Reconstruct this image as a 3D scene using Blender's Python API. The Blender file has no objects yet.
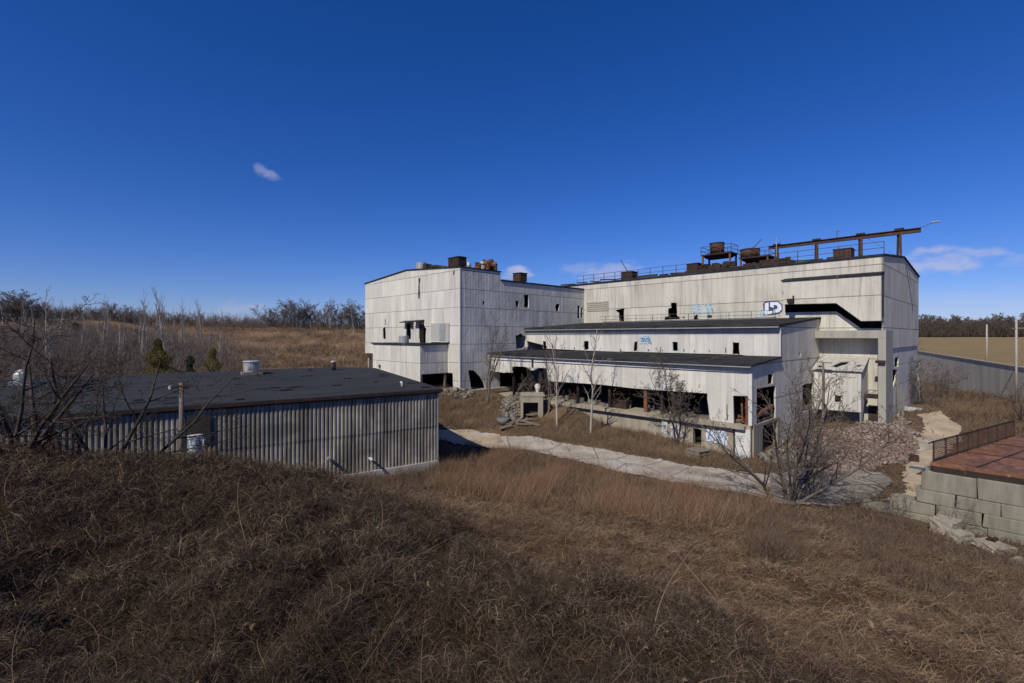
import bpy, bmesh, math, random
import numpy as np
from mathutils import Vector
from mathutils.geometry import tessellate_polygon
sc = bpy.context.scene
C = sc.collection
R_ = math.radians
# ------------------------------------------------------------------ camera, sky, sun, exposure
F = 483.0; CX = 512.0; HY = 336.5; CAMZ = 8.0
cd = bpy.data.cameras.new('camera'); cam = bpy.data.objects.new('camera', cd); C.objects.link(cam)
cam.location = (0, 0, CAMZ); cam.rotation_euler = (R_(90), 0, 0)
cd.sensor_width = 36; cd.lens = F*36/1024.0; cd.shift_y = (HY-341.5)/1024.0
cd.clip_start = 0.1; cd.clip_end = 6000
sc.camera = cam
SUN_EL = R_(42); SH = Vector((-.585, -.811)).normalized()
SUN_AZ = math.atan2(SH.x, SH.y) % (2*math.pi)
S = Vector((SH.x*math.cos(SUN_EL), SH.y*math.cos(SUN_EL), math.sin(SUN_EL)))
ld = bpy.data.lights.new('sun', 'SUN'); ld.energy = 4.5; ld.angle = R_(.53); ld.color = (1, .93, .80)
lo = bpy.data.objects.new('sun', ld); C.objects.link(lo)
lo.rotation_euler = (-S).to_track_quat('-Z', 'Y').to_euler(); lo.location = (0, 0, 60)
w = bpy.data.worlds.new('World'); sc.world = w; w.use_nodes = True
nt = w.node_tree; N = nt.nodes; Lk = nt.links
bg = N['Background']
sky = N.new('ShaderNodeTexSky'); sky.sky_type = 'NISHITA'; sky.sun_disc = False
sky.sun_elevation = SUN_EL; sky.sun_rotation = SUN_AZ; sky.altitude = 600
sky.air_density = 1.0; sky.dust_density = 0.25; sky.ozone_density = 3.0
hs = N.new('ShaderNodeHueSaturation'); hs.inputs['Saturation'].default_value = 1.18
tint = N.new('ShaderNodeMix'); tint.data_type = 'RGBA'; tint.blend_type = 'MULTIPLY'; tint.inputs[0].default_value = 1
tint.inputs[7].default_value = (.84, .90, 1.38, 1); Lk.new(sky.outputs[0], tint.inputs[6]); Lk.new(tint.outputs[2], hs.inputs['Color'])
tc = N.new('ShaderNodeTexCoord')
def wmath(op, a, b=None, c=None):
    n = N.new('ShaderNodeMath'); n.operation = op
    for i, v in enumerate((a, b, c)):
        if v is None: continue
        if isinstance(v, (int, float)): n.inputs[i].default_value = v
        else: Lk.new(v, n.inputs[i])
    return n.outputs[0]
nz = N.new('ShaderNodeTexNoise'); nz.inputs['Scale'].default_value = 26; nz.inputs['Detail'].default_value = 6
mp = N.new('ShaderNodeMapping'); mp.inputs['Scale'].default_value = (1, 1, 2.2)
Lk.new(tc.outputs['Generated'], mp.inputs[0]); Lk.new(mp.outputs[0], nz.inputs['Vector'])
nrm = N.new('ShaderNodeVectorMath'); nrm.operation = 'NORMALIZE'; Lk.new(tc.outputs['Generated'], nrm.inputs[0])
sx = N.new('ShaderNodeSeparateXYZ'); Lk.new(nrm.outputs[0], sx.inputs[0])
az = wmath('ARCTAN2', sx.outputs[0], sx.outputs[1]); el = wmath('ARCSINE', sx.outputs[2])
acc = None
# small fair-weather clouds of the sky itself: azimuth, elevation, half-width, half-height, strength
for (px, py, hw, hh, st) in [(260, 170, .014, .010, .30), (270, 176, .016, .009, .34), (945, 260, .075, .020, .62), (600, 274, .05, .022, .45), (520, 274, .035, .016, .75),
                             (628, 268, .03, .016, .4), (245, 308, .05, .012, .22), (1015, 262, .03, .010, .3), (590, 268, .07, .012, .25), (960, 300, .12, .02, .15)]:
    a0 = math.atan((px-CX)/F); e0 = math.atan((HY-py)/F*math.cos(a0))
    dx = wmath('DIVIDE', wmath('SUBTRACT', az, a0), hw); dy = wmath('DIVIDE', wmath('SUBTRACT', el, e0), hh)
    d = wmath('ADD', wmath('MULTIPLY', dx, dx), wmath('MULTIPLY', dy, dy))
    d = wmath('ADD', d, wmath('MULTIPLY', wmath('SUBTRACT', nz.outputs[0], .5), 4.5))
    mr = N.new('ShaderNodeMapRange'); mr.interpolation_type = 'SMOOTHSTEP'
    Lk.new(d, mr.inputs[0]); mr.inputs[1].default_value = -.3; mr.inputs[2].default_value = 1.3
    mr.inputs[3].default_value = st; mr.inputs[4].default_value = 0
    acc = mr.outputs[0] if acc is None else wmath('MAXIMUM', acc, mr.outputs[0])
mx = N.new('ShaderNodeMix'); mx.data_type = 'RGBA'; Lk.new(acc, mx.inputs[0]); Lk.new(hs.outputs[0], mx.inputs[6])
mx.inputs[7].default_value = (7.2, 7.4, 9.6, 1)
Lk.new(mx.outputs[2], bg.inputs['Color']); bg.inputs['Strength'].default_value = 0.072
sc.view_settings.view_transform = 'Standard'; sc.view_settings.look = 'None'
sc.view_settings.gamma = 1; sc.view_settings.use_curve_mapping = False
sc.view_settings.exposure = 0.0

rng = np.random.default_rng(7); random.seed(7)
# ------------------------------------------------------------------ frames
P0 = np.array([15.77, 31.8]); LD = np.array([-.6912, .7226]); RD = np.array([.7226, .6912])
def T(a, b): p = P0 + a*LD + b*RD; return (float(p[0]), float(p[1]))
def T3(a, b, z): p = T(a, b); return (p[0], p[1], z)
def a_at(b, px):      # along the long direction, on the plane b
    k = (px-CX)/F; return ((P0[0]+b*RD[0])-k*(P0[1]+b*RD[1]))/(k*LD[1]-LD[0])
def b_at(a, px):
    k = (px-CX)/F; return ((P0[0]+a*LD[0])-k*(P0[1]+a*LD[1]))/(k*RD[1]-RD[0])
def zz(a, b, py): return CAMZ-(py-HY)*T(a, b)[1]/F
def onb(b, px, py): a = a_at(b, px); return (a, zz(a, b, py))
def ona(a, px, py): b = b_at(a, px); return (b, zz(a, b, py))
# ------------------------------------------------------------------ materials
def newmat(name):
    m = bpy.data.materials.new(name); m.use_nodes = True
    return m, m.node_tree.nodes, m.node_tree.links, m.node_tree.nodes['Principled BSDF']
class NB:
    def __init__(s, name, rough=.85, spec=.2):
        s.m, s.N, s.L, s.b = newmat(name); s.b.inputs['Roughness'].default_value = rough
        s.b.inputs['Specular IOR Level'].default_value = spec
    def node(s, t, **kw):
        n = s.N.new(t)
        for k, v in kw.items(): setattr(n, k, v)
        return n
    def setin(s, n, i, v):
        if isinstance(v, (int, float, tuple)): n.inputs[i].default_value = v
        else: s.L.new(v, n.inputs[i])
    def math(s, op, a, b=None, c=None):
        n = s.node('ShaderNodeMath', operation=op)
        for i, v in enumerate((a, b, c)):
            if v is not None: s.setin(n, i, v)
        return n.outputs[0]
    def noise(s, vec, scale, detail=4, rough=.55, dist=0):
        n = s.node('ShaderNodeTexNoise'); s.L.new(vec, n.inputs['Vector'])
        n.inputs['Scale'].default_value = scale; n.inputs['Detail'].default_value = detail
        n.inputs['Roughness'].default_value = rough; n.inputs['Distortion'].default_value = dist
        return n.outputs[0]
    def map(s, vec, scale=(1, 1, 1), loc=(0, 0, 0)):
        n = s.node('ShaderNodeMapping'); s.L.new(vec, n.inputs[0]); n.inputs['Scale'].default_value = scale
        n.inputs['Location'].default_value = loc; return n.outputs[0]
    def rng(s, v, a, b, c=0., d=1.):
        n = s.node('ShaderNodeMapRange'); s.L.new(v, n.inputs[0])
        for i, q in enumerate((a, b, c, d)): n.inputs[i+1].default_value = q
        return n.outputs[0]
    def mix(s, f, a, b, mode='MIX'):
        n = s.node('ShaderNodeMix', data_type='RGBA', blend_type=mode)
        s.setin(n, 0, f)
        for i, v in ((6, a), (7, b)):
            if isinstance(v, tuple): n.inputs[i].default_value = (*v[:3], 1)
            else: s.L.new(v, n.inputs[i])
        return n.outputs[2]
    def bump(s, h, st=.3, dist=.05):
        n = s.node('ShaderNodeBump'); s.L.new(h, n.inputs['Height']); n.inputs['Strength'].default_value = st
        n.inputs['Distance'].default_value = dist; s.L.new(n.outputs[0], s.b.inputs['Normal'])
    def col(s, c):
        if isinstance(c, tuple): s.b.inputs['Base Color'].default_value = (*c, 1)
        else: s.L.new(c, s.b.inputs['Base Color'])
        return s.m
    def uv(s): return s.node('ShaderNodeTexCoord').outputs['UV']
    def ob(s): return s.node('ShaderNodeTexCoord').outputs['Object']
def panel_mat(name, base, stain, course=1.85, off=.2, cw=1.07, seam=.75, streak=.55, vs=.5, rib=.18):
    q = NB(name, .8, .25); uv = q.uv(); sp = q.node('ShaderNodeSeparateXYZ'); q.L.new(uv, sp.inputs[0]); u, v = sp.outputs[0], sp.outputs[1]
    vv = q.math('DIVIDE', q.math('ADD', v, off), course); row = q.math('FLOOR', vv); fv = q.math('FRACT', vv)
    wob = q.noise(q.map(uv, (.3, .3, 1)), 1, 2); fvw = q.math('ADD', fv, q.math('MULTIPLY', q.math('SUBTRACT', wob, .5), .02))
    uu = q.math('DIVIDE', u, cw); col = q.math('FLOOR', uu); fu = q.math('FRACT', uu)
    cmb = q.node('ShaderNodeCombineXYZ'); q.L.new(col, cmb.inputs[0]); q.L.new(row, cmb.inputs[1])
    wn = q.node('ShaderNodeTexWhiteNoise', noise_dimensions='2D'); q.L.new(cmb.outputs[0], wn.inputs['Vector'])
    c = q.mix(q.rng(wn.outputs['Value'], 0, 1, 0, .8), base, tuple(x*.78 for x in base))
    # streaks running down from each joint, their own shape
    st1 = q.rng(q.noise(q.map(uv, (1.7, .10, 1)), 1.6, 6, .62), .42, .72)
    st2 = q.rng(q.noise(q.map(uv, (5, .28, 1), (3, 7, 0)), 1.4, 5, .6), .5, .75)
    big = q.rng(q.noise(q.map(uv, (.22, .16, 1)), 1.2, 5, .6), .38, .68)
    sm = q.math('MULTIPLY', q.math('ADD', q.math('MULTIPLY', st1, .75), q.math('MULTIPLY', st2, .45)), q.math('ADD', q.math('MULTIPLY', big, .8), .2))
    c = q.mix(q.math('MINIMUM', q.math('MULTIPLY', sm, streak*1.0), .85), c, stain)
    wh = q.rng(q.noise(q.map(uv, (.5, .12, 1), (9, 2, 0)), 1.1, 3, .5), .60, .72, 0, .4)
    c = q.mix(wh, c, tuple(min(.85, x*1.25) for x in base))
    rust = q.rng(q.noise(q.map(uv, (1.1, .14, 1), (31, 5, 0)), 1.2, 5, .6), .63, .78, 0, .35)
    c = q.mix(rust, c, (.30, .22, .13))
    hm = q.math('MULTIPLY', q.math('LESS_THAN', fvw, .028), seam)
    vm = q.math('MULTIPLY', q.math('MULTIPLY', q.math('LESS_THAN', fu, .03), q.math('GREATER_THAN', wn.outputs['Value'], .35)), vs)
    c = q.mix(q.math('MAXIMUM', hm, vm), c, (.10, .095, .085))
    rb = q.math('SINE', q.math('MULTIPLY', u, 2*math.pi/.21))
    h = q.math('ADD', q.math('MULTIPLY', rb, rib), q.math('MULTIPLY', q.math('LESS_THAN', fvw, .03), -1.2))
    dent = q.noise(q.map(uv, (.8, .5, 1), (2, 8, 0)), 1.1, 4, .6); q.bump(q.math('ADD', h, q.math('MULTIPLY', dent, 3.)), .6, .035); return q.col(c)
def concrete_mat(name, base=(.35, .31, .25), dark=(.13, .12, .10), sc_=1.0, tint=(.30, .27, .18)):
    q = NB(name, .9, .15); o = q.ob()
    n1 = q.rng(q.noise(o, .7*sc_, 7, .65), .35, .7); n2 = q.rng(q.noise(q.map(o, (1.6, 1.6, .25)), 1.4*sc_, 6, .6), .42, .72)
    c = q.mix(q.math('MULTIPLY', n2, .65), base, dark); c = q.mix(q.math('MULTIPLY', n1, .4), c, tint)
    f = q.noise(o, 14*sc_, 6, .7); c = q.mix(q.rng(f, .35, .7, 0, .3), c, tuple(x*.55 for x in base)); q.bump(f, .5, .03)
    return q.col(c)
def rust_mat(name, a=(.16, .055, .028), b=(.05, .028, .02), c3=(.30, .13, .06), pale=0.):
    q = NB(name, .75, .3); o = q.ob()
    c = q.mix(q.rng(q.noise(o, 1.6, 8, .65), .38, .66), a, b); c = q.mix(q.rng(q.noise(o, 4.5, 6, .6), .55, .7, 0, .8), c, c3)
    if pale: c = q.mix(q.rng(q.noise(q.map(o, (1, 1, 1), (5, 1, 3)), .45, 6, .6), .56-pale*.1, .62, 0, .85), c, (.42, .40, .36))
    f = q.noise(o, 12, 5, .7); q.bump(f, .35, .02); return q.col(c)
def plain_mat(name, c, r=.8, var=.35, scale=3., spec=.25, metal=0.):
    q = NB(name, r, spec); o = q.ob(); q.b.inputs['Metallic'].default_value = metal
    return q.col(q.mix(q.rng(q.noise(o, scale, 6, .65), .3, .7), c, tuple(x*(1-var) for x in c)))
def blade_mat(name, cols, trans=.15):
    q = NB(name, .85, .1); g = q.node('ShaderNodeNewGeometry'); r = g.outputs['Random Per Island']
    rp = q.node('ShaderNodeValToRGB'); q.L.new(r, rp.inputs[0]); e = rp.color_ramp.elements; rp.color_ramp.interpolation = 'LINEAR'
    e[0].position = 0; e[0].color = (*cols[0], 1); e[1].position = 1; e[1].color = (*cols[-1], 1)
    for i, cc in enumerate(cols[1:-1]):
        k = e.new((i+1)/(len(cols)-1)); k.color = (*cc, 1)
    big = q.rng(q.noise(g.outputs['Position'], .35, 4, .6), .35, .68); med = q.rng(q.noise(g.outputs['Position'], 1.9, 4, .65, .4), .45, .62)
    c = q.mix(q.math('MULTIPLY', big, .55), rp.outputs[0], tuple(x*.5 for x in cols[len(cols)//2]))
    c = q.mix(q.math('MULTIPLY', med, .5), c, cols[1])
    return q.col(c)
M = {}
M['panel_white'] = panel_mat('weathered white siding', (.61, .59, .53), (.24, .225, .195), 1.85, .2, streak=1.0)
M['panel_hall'] = panel_mat('weathered hall siding', (.57, .545, .475), (.20, .185, .155), 2.6, 1.7, 1.07, .7, 1.15, .3)
M['panel_grey'] = panel_mat('grey streaked siding', (.60, .585, .545), (.17, .165, .15), 1.85, .2, 1.07, .8, 1.05, .55)
M['panel_lean'] = panel_mat('pale lean-to siding', (.61, .59, .54), (.24, .225, .20), 9.3, 1.2, 1.0, .3, 1.0, .3)
M['panel_end'] = panel_mat('beige end siding', (.62, .58, .49), (.25, .235, .20), 2.6, 1.7, 1.07, .8, .6, .4)
M['dark_inside'] = plain_mat('painted interior shade', (.055, .050, .045), .95, .5, 1.)  # near-black colour stands for the shade of unlit interiors
M['concrete'] = concrete_mat('weathered concrete')
M['concrete_white'] = concrete_mat('limewashed concrete', (.62, .62, .60), (.30, .29, .28), 1, (.40, .39, .35))
M['concrete_green'] = concrete_mat('mossy block concrete', (.27, .25, .205), (.075, .072, .058), 1.4, (.15, .145, .095))
M['concrete_grey'] = concrete_mat('grey portal concrete', (.37, .35, .30), (.20, .20, .18), .8, (.30, .30, .26))
M['wallconc'] = concrete_mat('long wall concrete', (.64, .59, .46), (.30, .275, .21), .35, (.50, .46, .34))
M['rust'] = rust_mat('rusty steel', (.080, .036, .024), (.030, .020, .016), (.15, .07, .038)); M['rust_dark'] = rust_mat('dark rusty steel', (.040, .022, .017), (.016, .013, .012), (.085, .042, .024))
M['rust_orange'] = rust_mat('orange rusty steel', (.20, .075, .038), (.08, .036, .025), (.30, .15, .085))
M['rust_deck'] = rust_mat('rusty deck plate', (.21, .095, .052), (.085, .042, .028), (.33, .19, .11), pale=.0)
M['galv'] = plain_mat('weathered galvanised metal', (.42, .43, .42), .5, .4, 5, .4, .3)
q = NB('pale blue streaked drum paint', .6, .25); o = q.ob(); M['drum'] = q.col(q.mix(q.rng(q.noise(q.map(o, (6, 6, 1.2)), 1.2, 5, .6), .45, .58), (.46, .52, .56), (.10, .13, .18)))
M['wood'] = plain_mat('grey weathered wood', (.24, .20, .16), .9, .5, 6)
M['blue_edge'] = plain_mat('dull blue tarp', (.09, .12, .19), .9, .4, 6, .1)
M['rail'] = plain_mat('thin dark railing steel', (.11, .09, .085), .7, .4, 5)
M['ribbon_blue'] = plain_mat('blue spray paint', (.13, .26, .46), .7, .3, 6)
M['ribbon_light'] = plain_mat('pale spray paint', (.66, .74, .85), .7, .15, 6)
M['ribbon_faint'] = plain_mat('faded turquoise spray paint', (.42, .54, .60), .7, .2, 6)
M['ribbon_dark'] = plain_mat('dark violet spray paint', (.07, .07, .13), .7, .3, 6)
q = NB('black roofing felt', .9, .06); o = q.ob()
c = q.mix(q.rng(q.noise(q.map(o, (.25, .9, 1)), 1.2, 7, .65), .35, .7), (.018, .018, .020), (.048, .048, .050))
c = q.mix(q.rng(q.noise(o, .9, 6, .6, .5), .62, .68, 0, .5), c, (.19, .18, .165)); q.bump(q.noise(o, 3, 5, .6), .4, .04); M['roof'] = q.col(c)
q = NB('dark grey rolled roofing', .92, .06); uv = q.uv(); sp = q.node('ShaderNodeSeparateXYZ'); q.L.new(uv, sp.inputs[0])
c = q.mix(q.rng(q.noise(q.map(uv, (.15, 1.5, 1)), 1.3, 7, .65), .35, .7), (.026, .028, .032), (.052, .055, .060))
lap = q.math('LESS_THAN', q.math('FRACT', q.math('DIVIDE', sp.outputs[1], .95)), .05)
c = q.mix(q.math('MULTIPLY', lap, q.rng(q.noise(uv, .5, 4), .4, .6)), c, (.02, .02, .022))
c = q.mix(q.rng(q.noise(q.map(uv, (.4, 2.5, 1), (4, 4, 0)), 1.1, 6, .6), .66, .72, 0, .45), c, (.16, .15, .14)); q.bump(q.noise(uv, 4, 5, .6), .3, .03); M['roof_grey'] = q.col(c)
q = NB('dirty corrugated cement sheet', .8, .25); uv = q.uv()
c = q.mix(q.rng(q.noise(q.map(uv, (1.1, .12, 1)), 1.5, 7, .65), .36, .64), (.50, .455, .375), (.10, .09, .072))
c = q.mix(q.rng(q.noise(q.map(uv, (.14, .3, 1)), 1.6, 5, .6), .40, .60, 0, .8), c, (.13, .117, .095)); M['corr'] = q.col(c)
q = NB('dirt and dry thatch', .95, .05); o = q.ob()
at = q.node('ShaderNodeAttribute', attribute_name='gcol')
n1 = q.rng(q.noise(o, 1.8, 8, .7), .3, .72); n2 = q.rng(q.noise(o, .12, 6, .6), .35, .65); n3 = q.noise(o, 9, 6, .75)
c = q.mix(q.math('MULTIPLY', n1, .6), at.outputs['Color'], (.05, .036, .026)); c = q.mix(q.math('MULTIPLY', n2, .35), c, q.mix(1., at.outputs['Color'], (1.25, 1.1, .95), 'MULTIPLY'))
c = q.mix(q.rng(n3, .45, .75, 0, .35), c, at.outputs['Color'], 'ADD'); q.bump(q.math('ADD', n3, n1), .9, .12); M['ground'] = q.col(c)
q = NB('pale cracked concrete paving', .92, .1); o = q.ob(); f = q.noise(o, 5, 7, .7)
c = q.mix(q.rng(q.noise(o, .5, 7, .65), .35, .65), (.46, .42, .36), (.27, .225, .17)); c = q.mix(q.rng(f, .5, .72, 0, .6), c, (.16, .13, .10))
vo = q.node('ShaderNodeTexVoronoi', feature='DISTANCE_TO_EDGE'); q.L.new(q.map(o, (1, 1, 1)), vo.inputs['Vector']); vo.inputs['Scale'].default_value = .28
c = q.mix(q.math('MULTIPLY', q.math('LESS_THAN', vo.outputs[0], .012), .7), c, (.10, .085, .06)); q.bump(f, .4, .04); M['road'] = q.col(c)
q = NB('old grey asphalt', .9, .15); o = q.ob(); f = q.noise(o, 6, 7, .7)
c = q.mix(q.rng(q.noise(o, .6, 7, .65), .35, .65), (.17, .155, .135), (.32, .285, .235)); c = q.mix(q.rng(f, .45, .65, 0, .75), c, (.12, .10, .08)); c = q.mix(q.rng(q.noise(o, 1.7, 7, .7, .6), .52, .60, 0, .7), c, (.14, .105, .075))
vo = q.node('ShaderNodeTexVoronoi', feature='DISTANCE_TO_EDGE'); q.L.new(q.map(o, (1, 1, 1)), vo.inputs['Vector']); vo.inputs['Scale'].default_value = .5
c = q.mix(q.math('MULTIPLY', q.math('LESS_THAN', vo.outputs[0], .025), .8), c, (.07, .055, .04)); q.bump(f, .7, .05); M['pad'] = q.col(c)
q = NB('tan dirt track', .95, .05); o = q.ob(); f = q.noise(o, 4, 7, .7)
c = q.mix(q.rng(q.noise(o, .6, 6, .65), .35, .65), (.46, .37, .26), (.33, .265, .19)); c = q.mix(q.rng(f, .52, .75, 0, .5), c, (.20, .15, .10)); q.bump(f, .5, .05); M['dirt'] = q.col(c)
M['rubble_base'] = plain_mat('brick dust', (.17, .13, .11), .95, .5, 4)
M['brick'] = blade_mat('broken brick', [(.19, .14, .115), (.28, .205, .17), (.11, .078, .062), (.40, .35, .30), (.15, .11, .09)])
M['stone'] = blade_mat('broken masonry', [(.19, .165, .135), (.12, .10, .08), (.30, .27, .23), (.07, .06, .05)])
M['thatch'] = blade_mat('matted dead weeds', [(.018, .012, .009), (.034, .023, .016), (.062, .042, .029), (.115, .080, .054), (.34, .255, .18)])
M['slope'] = blade_mat('flattened slope grass', [(.052, .034, .023), (.103, .068, .044), (.17, .113, .072), (.26, .178, .113), (.40, .30, .20)])
M['cane'] = blade_mat('reddish bramble canes', [(.06, .03, .025), (.12, .06, .045), (.16, .11, .085), (.22, .17, .13)])
M['grass_tan'] = blade_mat('dry tan grass', [(.10, .070, .046), (.17, .118, .074), (.24, .17, .108), (.31, .23, .155)])
M['grass_red'] = blade_mat('dry reddish broomsedge', [(.08, .047, .031), (.155, .082, .050), (.215, .118, .072), (.25, .165, .105), (.35, .26, .17)])
M['grass_brown'] = blade_mat('dry brown grass', [(.055, .038, .028), (.095, .066, .047), (.14, .10, .07), (.21, .155, .11)])
def bark(name, a, b): return plain_mat(name, a, .9, 1-b, 8, .1)
M['bark_dark'] = bark('dark bark', (.075, .060, .050), .5); M['bark_grey'] = bark('grey brown bark', (.17, .145, .125), .6)
M['bark_pale'] = bark('pale birch bark', (.42, .38, .34), .6); M['twig'] = bark('brown twigs', (.15, .118, .098), .6); M['twig_grey'] = bark('grey twigs', (.19, .16, .145), .6)
M['needle'] = blade_mat('olive evergreen foliage', [(.06, .055, .018), (.11, .095, .025), (.19, .155, .04), (.10, .09, .028)])
M['needle_dark'] = blade_mat('dark evergreen foliage', [(.02, .03, .014), (.035, .045, .02), (.05, .06, .028)])
# ------------------------------------------------------------------ object helpers
def tag(o, label=None, cat=None, group=None, kind=None):
    if label: o['label'] = label
    if cat: o['category'] = cat
    if group: o['group'] = group
    if kind: o['kind'] = kind
    return o
def thing(name, label, cat, loc=(0, 0, 0), group=None):
    o = bpy.data.objects.new(name, None); C.objects.link(o); o.location = loc; o.empty_display_size = .3
    return tag(o, label, cat, group)
def wloc(p):
    v = Vector((0, 0, 0))
    while p is not None: v += Vector(p.location); p = p.parent
    return v
class MB:
    def __init__(s): s.v = []; s.f = []; s.uv = None
    def add(s, vs, fs):
        n = len(s.v); s.v += [tuple(map(float, p)) for p in vs]; s.f += [tuple(i+n for i in f) for f in fs]; return s
    def hexa(s, p):        # 8 corners: bottom ring 0-3, top ring 4-7
        return s.add(p, [(0, 3, 2, 1), (4, 5, 6, 7), (0, 1, 5, 4), (1, 2, 6, 5), (2, 3, 7, 6), (3, 0, 4, 7)])
    def ab(s, a0, a1, b0, b1, z0, z1):
        return s.hexa([T3(a0, b0, z0), T3(a1, b0, z0), T3(a1, b1, z0), T3(a0, b1, z0), T3(a0, b0, z1), T3(a1, b0, z1), T3(a1, b1, z1), T3(a0, b1, z1)])
    def box(s, c, sx, sy, sz, rz=0., tilt=None, base=True):
        ca, sa = math.cos(rz), math.sin(rz); P = []
        z0 = 0 if base else -sz/2
        for z in (z0, z0+sz):
            for x, y in ((-sx/2, -sy/2), (sx/2, -sy/2), (sx/2, sy/2), (-sx/2, sy/2)):
                v = Vector((x, y, z))
                if tilt is not None: v.rotate(tilt)
                P.append((c[0]+v.x*ca-v.y*sa, c[1]+v.x*sa+v.y*ca, c[2]+v.z))
        return s.hexa(P)
    def bar(s, p, q, wd, ht=None, up=(0, 0, 1)):
        ht = ht or wd; p, q = Vector(p), Vector(q); d = (q-p).normalized(); u = Vector(up)
        if abs(d.dot(u)) > .98: u = Vector((RD[0], RD[1], 0))
        sd = d.cross(u).normalized()*wd/2; u2 = sd.cross(d).normalized()*ht/2
        return s.hexa([p-sd-u2, p+sd-u2, q+sd-u2, q-sd-u2, p-sd+u2, p+sd+u2, q+sd+u2, q-sd+u2])
    def tube(s, pts, rs, n=8, caps=True):
        pts = [Vector(p) for p in pts]; rs = rs if hasattr(rs, '__len__') else [rs]*len(pts); V = []; Fc = []
        for i, p in enumerate(pts):
            d = (pts[min(i+1, len(pts)-1)]-pts[max(i-1, 0)]).normalized()
            u = Vector((0, 0, 1)) if abs(d.z) < .95 else Vector((1, 0, 0)); x = d.cross(u).normalized(); y = d.cross(x)
            for k in range(n): t = 2*math.pi*k/n; V.append(p+(x*math.cos(t)+y*math.sin(t))*rs[i])
        for i in range(len(pts)-1):
            for k in range(n): k2 = (k+1) % n; Fc.append((i*n+k, i*n+k2, (i+1)*n+k2, (i+1)*n+k))
        if caps: Fc.append(tuple(range(n))[::-1]); Fc.append(tuple((len(pts)-1)*n+k for k in range(n)))
        return s.add(V, Fc)
    def build(s, name, mat, parent=None, smooth=False, recalc=True, bevel=0.):
        off = wloc(parent) if parent else Vector((0, 0, 0))
        me = bpy.data.meshes.new(name); me.from_pydata([(p[0]-off.x, p[1]-off.y, p[2]-off.z) for p in s.v], [], s.f)
        if s.uv:
            ul = me.uv_layers.new(name='UVMap'); k = 0
            for f in s.f:
                for i in f: ul.data[k].uv = s.uv[i]; k += 1
        if recalc or bevel:
            bm = bmesh.new(); bm.from_mesh(me)
            if bevel: bmesh.ops.bevel(bm, geom=bm.edges[:], offset=bevel, segments=2, affect='EDGES', profile=.6)
            bmesh.ops.recalc_face_normals(bm, faces=bm.faces[:]); bm.to_mesh(me); bm.free()
        if smooth:
            for p in me.polygons: p.use_smooth = True
        me.materials.append(M[mat] if isinstance(mat, str) else mat); me.update()
        o = bpy.data.objects.new(name, me); C.objects.link(o); o.parent = parent
        return o
def wall(name, mat, parent, plane, const, outer, holes=(), th=.12, sign=-1, uoff=0.):
    """wall in the plane b=const (plane 'b', u=a) or a=const (plane 'a', u=b); sign: side of the outward face"""
    loops = [outer]+list(holes)
    tri = tessellate_polygon([[Vector((x, y, 0)) for x, y in l] for l in loops])
    flat = [p for l in loops for p in l]; n = len(flat); mb = MB()
    def pt(u, z, d):
        return T3(u, const+d, z) if plane == 'b' else T3(const+d, u, z)
    V = [pt(u, z, 0) for u, z in flat]+[pt(u, z, -sign*th) for u, z in flat]
    Fc = [tuple(t) for t in tri]+[tuple(i+n for i in t[::-1]) for t in tri]; k = 0
    for l in loops:
        m = len(l)
        for i in range(m): j = (i+1) % m; Fc.append((k+i, k+j, k+j+n, k+i+n))
        k += m
    mb.add(V, Fc); mb.uv = [(u+uoff, z) for u, z in flat]*2
    return mb.build(name, mat, parent)
def jag(pts, amt=.08, sub=3, seed=0, top=True):
    r = random.Random(seed); out = []
    for i in range(len(pts)):
        p, q2 = pts[i], pts[(i+1) % len(pts)]
        for k in range(sub):
            t = k/sub; out.append((p[0]+(q2[0]-p[0])*t+r.uniform(-amt, amt), p[1]+(q2[1]-p[1])*t+r.uniform(-amt, amt)))
    return out
def rectb(b, x0, y0, x1, y1, **k):
    (u0, z1), (u1, z0) = onb(b, x0, y0), onb(b, x1, y1); return jag([(u0, z0), (u1, z0), (u1, z1), (u0, z1)], **k)
def recta(a, x0, y0, x1, y1, **k):
    (u0, z1), (u1, z0) = ona(a, x0, y0), ona(a, x1, y1); return jag([(u0, z0), (u1, z0), (u1, z1), (u0, z1)], **k)
# ------------------------------------------------------------------ terrain heights
def sstep(x, a, b): t = np.clip((x-a)/(b-a), 0, 1); return t*t*(3-2*t)
CP = []
def cpx(px, py, Y): CP.append(((px-CX)/F*Y, Y, CAMZ-(py-HY)*Y/F))
for c_ in [(0, 683, 2.6), (512, 683, 2.8), (1000, 683, 3.3), (0, 560, 4.4), (0, 500, 6), (0, 446, 9.3), (130, 600, 3.7), (130, 520, 5.4), (130, 458, 9.5), (250, 600, 3.7), (250, 520, 5.3),
           (250, 474, 9), (350, 600, 3.8), (350, 530, 5.7), (350, 498, 8), (420, 600, 4), (420, 540, 6.2), (420, 508, 14), (430, 488, 21), (512, 600, 4.4), (512, 555, 7.2), (512, 528, 10.5),
           (512, 508, 15.5), (512, 488, 21.5), (512, 458, 30), (650, 600, 5), (650, 555, 8.7), (650, 525, 13.7), (650, 505, 19), (800, 650, 3.8), (800, 600, 6), (800, 562, 9), (800, 530, 14.5), (800, 505, 21),
           (950, 683, 3.4), (950, 620, 6.3), (950, 585, 10), (945, 558, 14.5), (980, 556, 17), (1024, 605, 9), (1030, 570, 14.5), (900, 525, 19)]: cpx(*c_)
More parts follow.
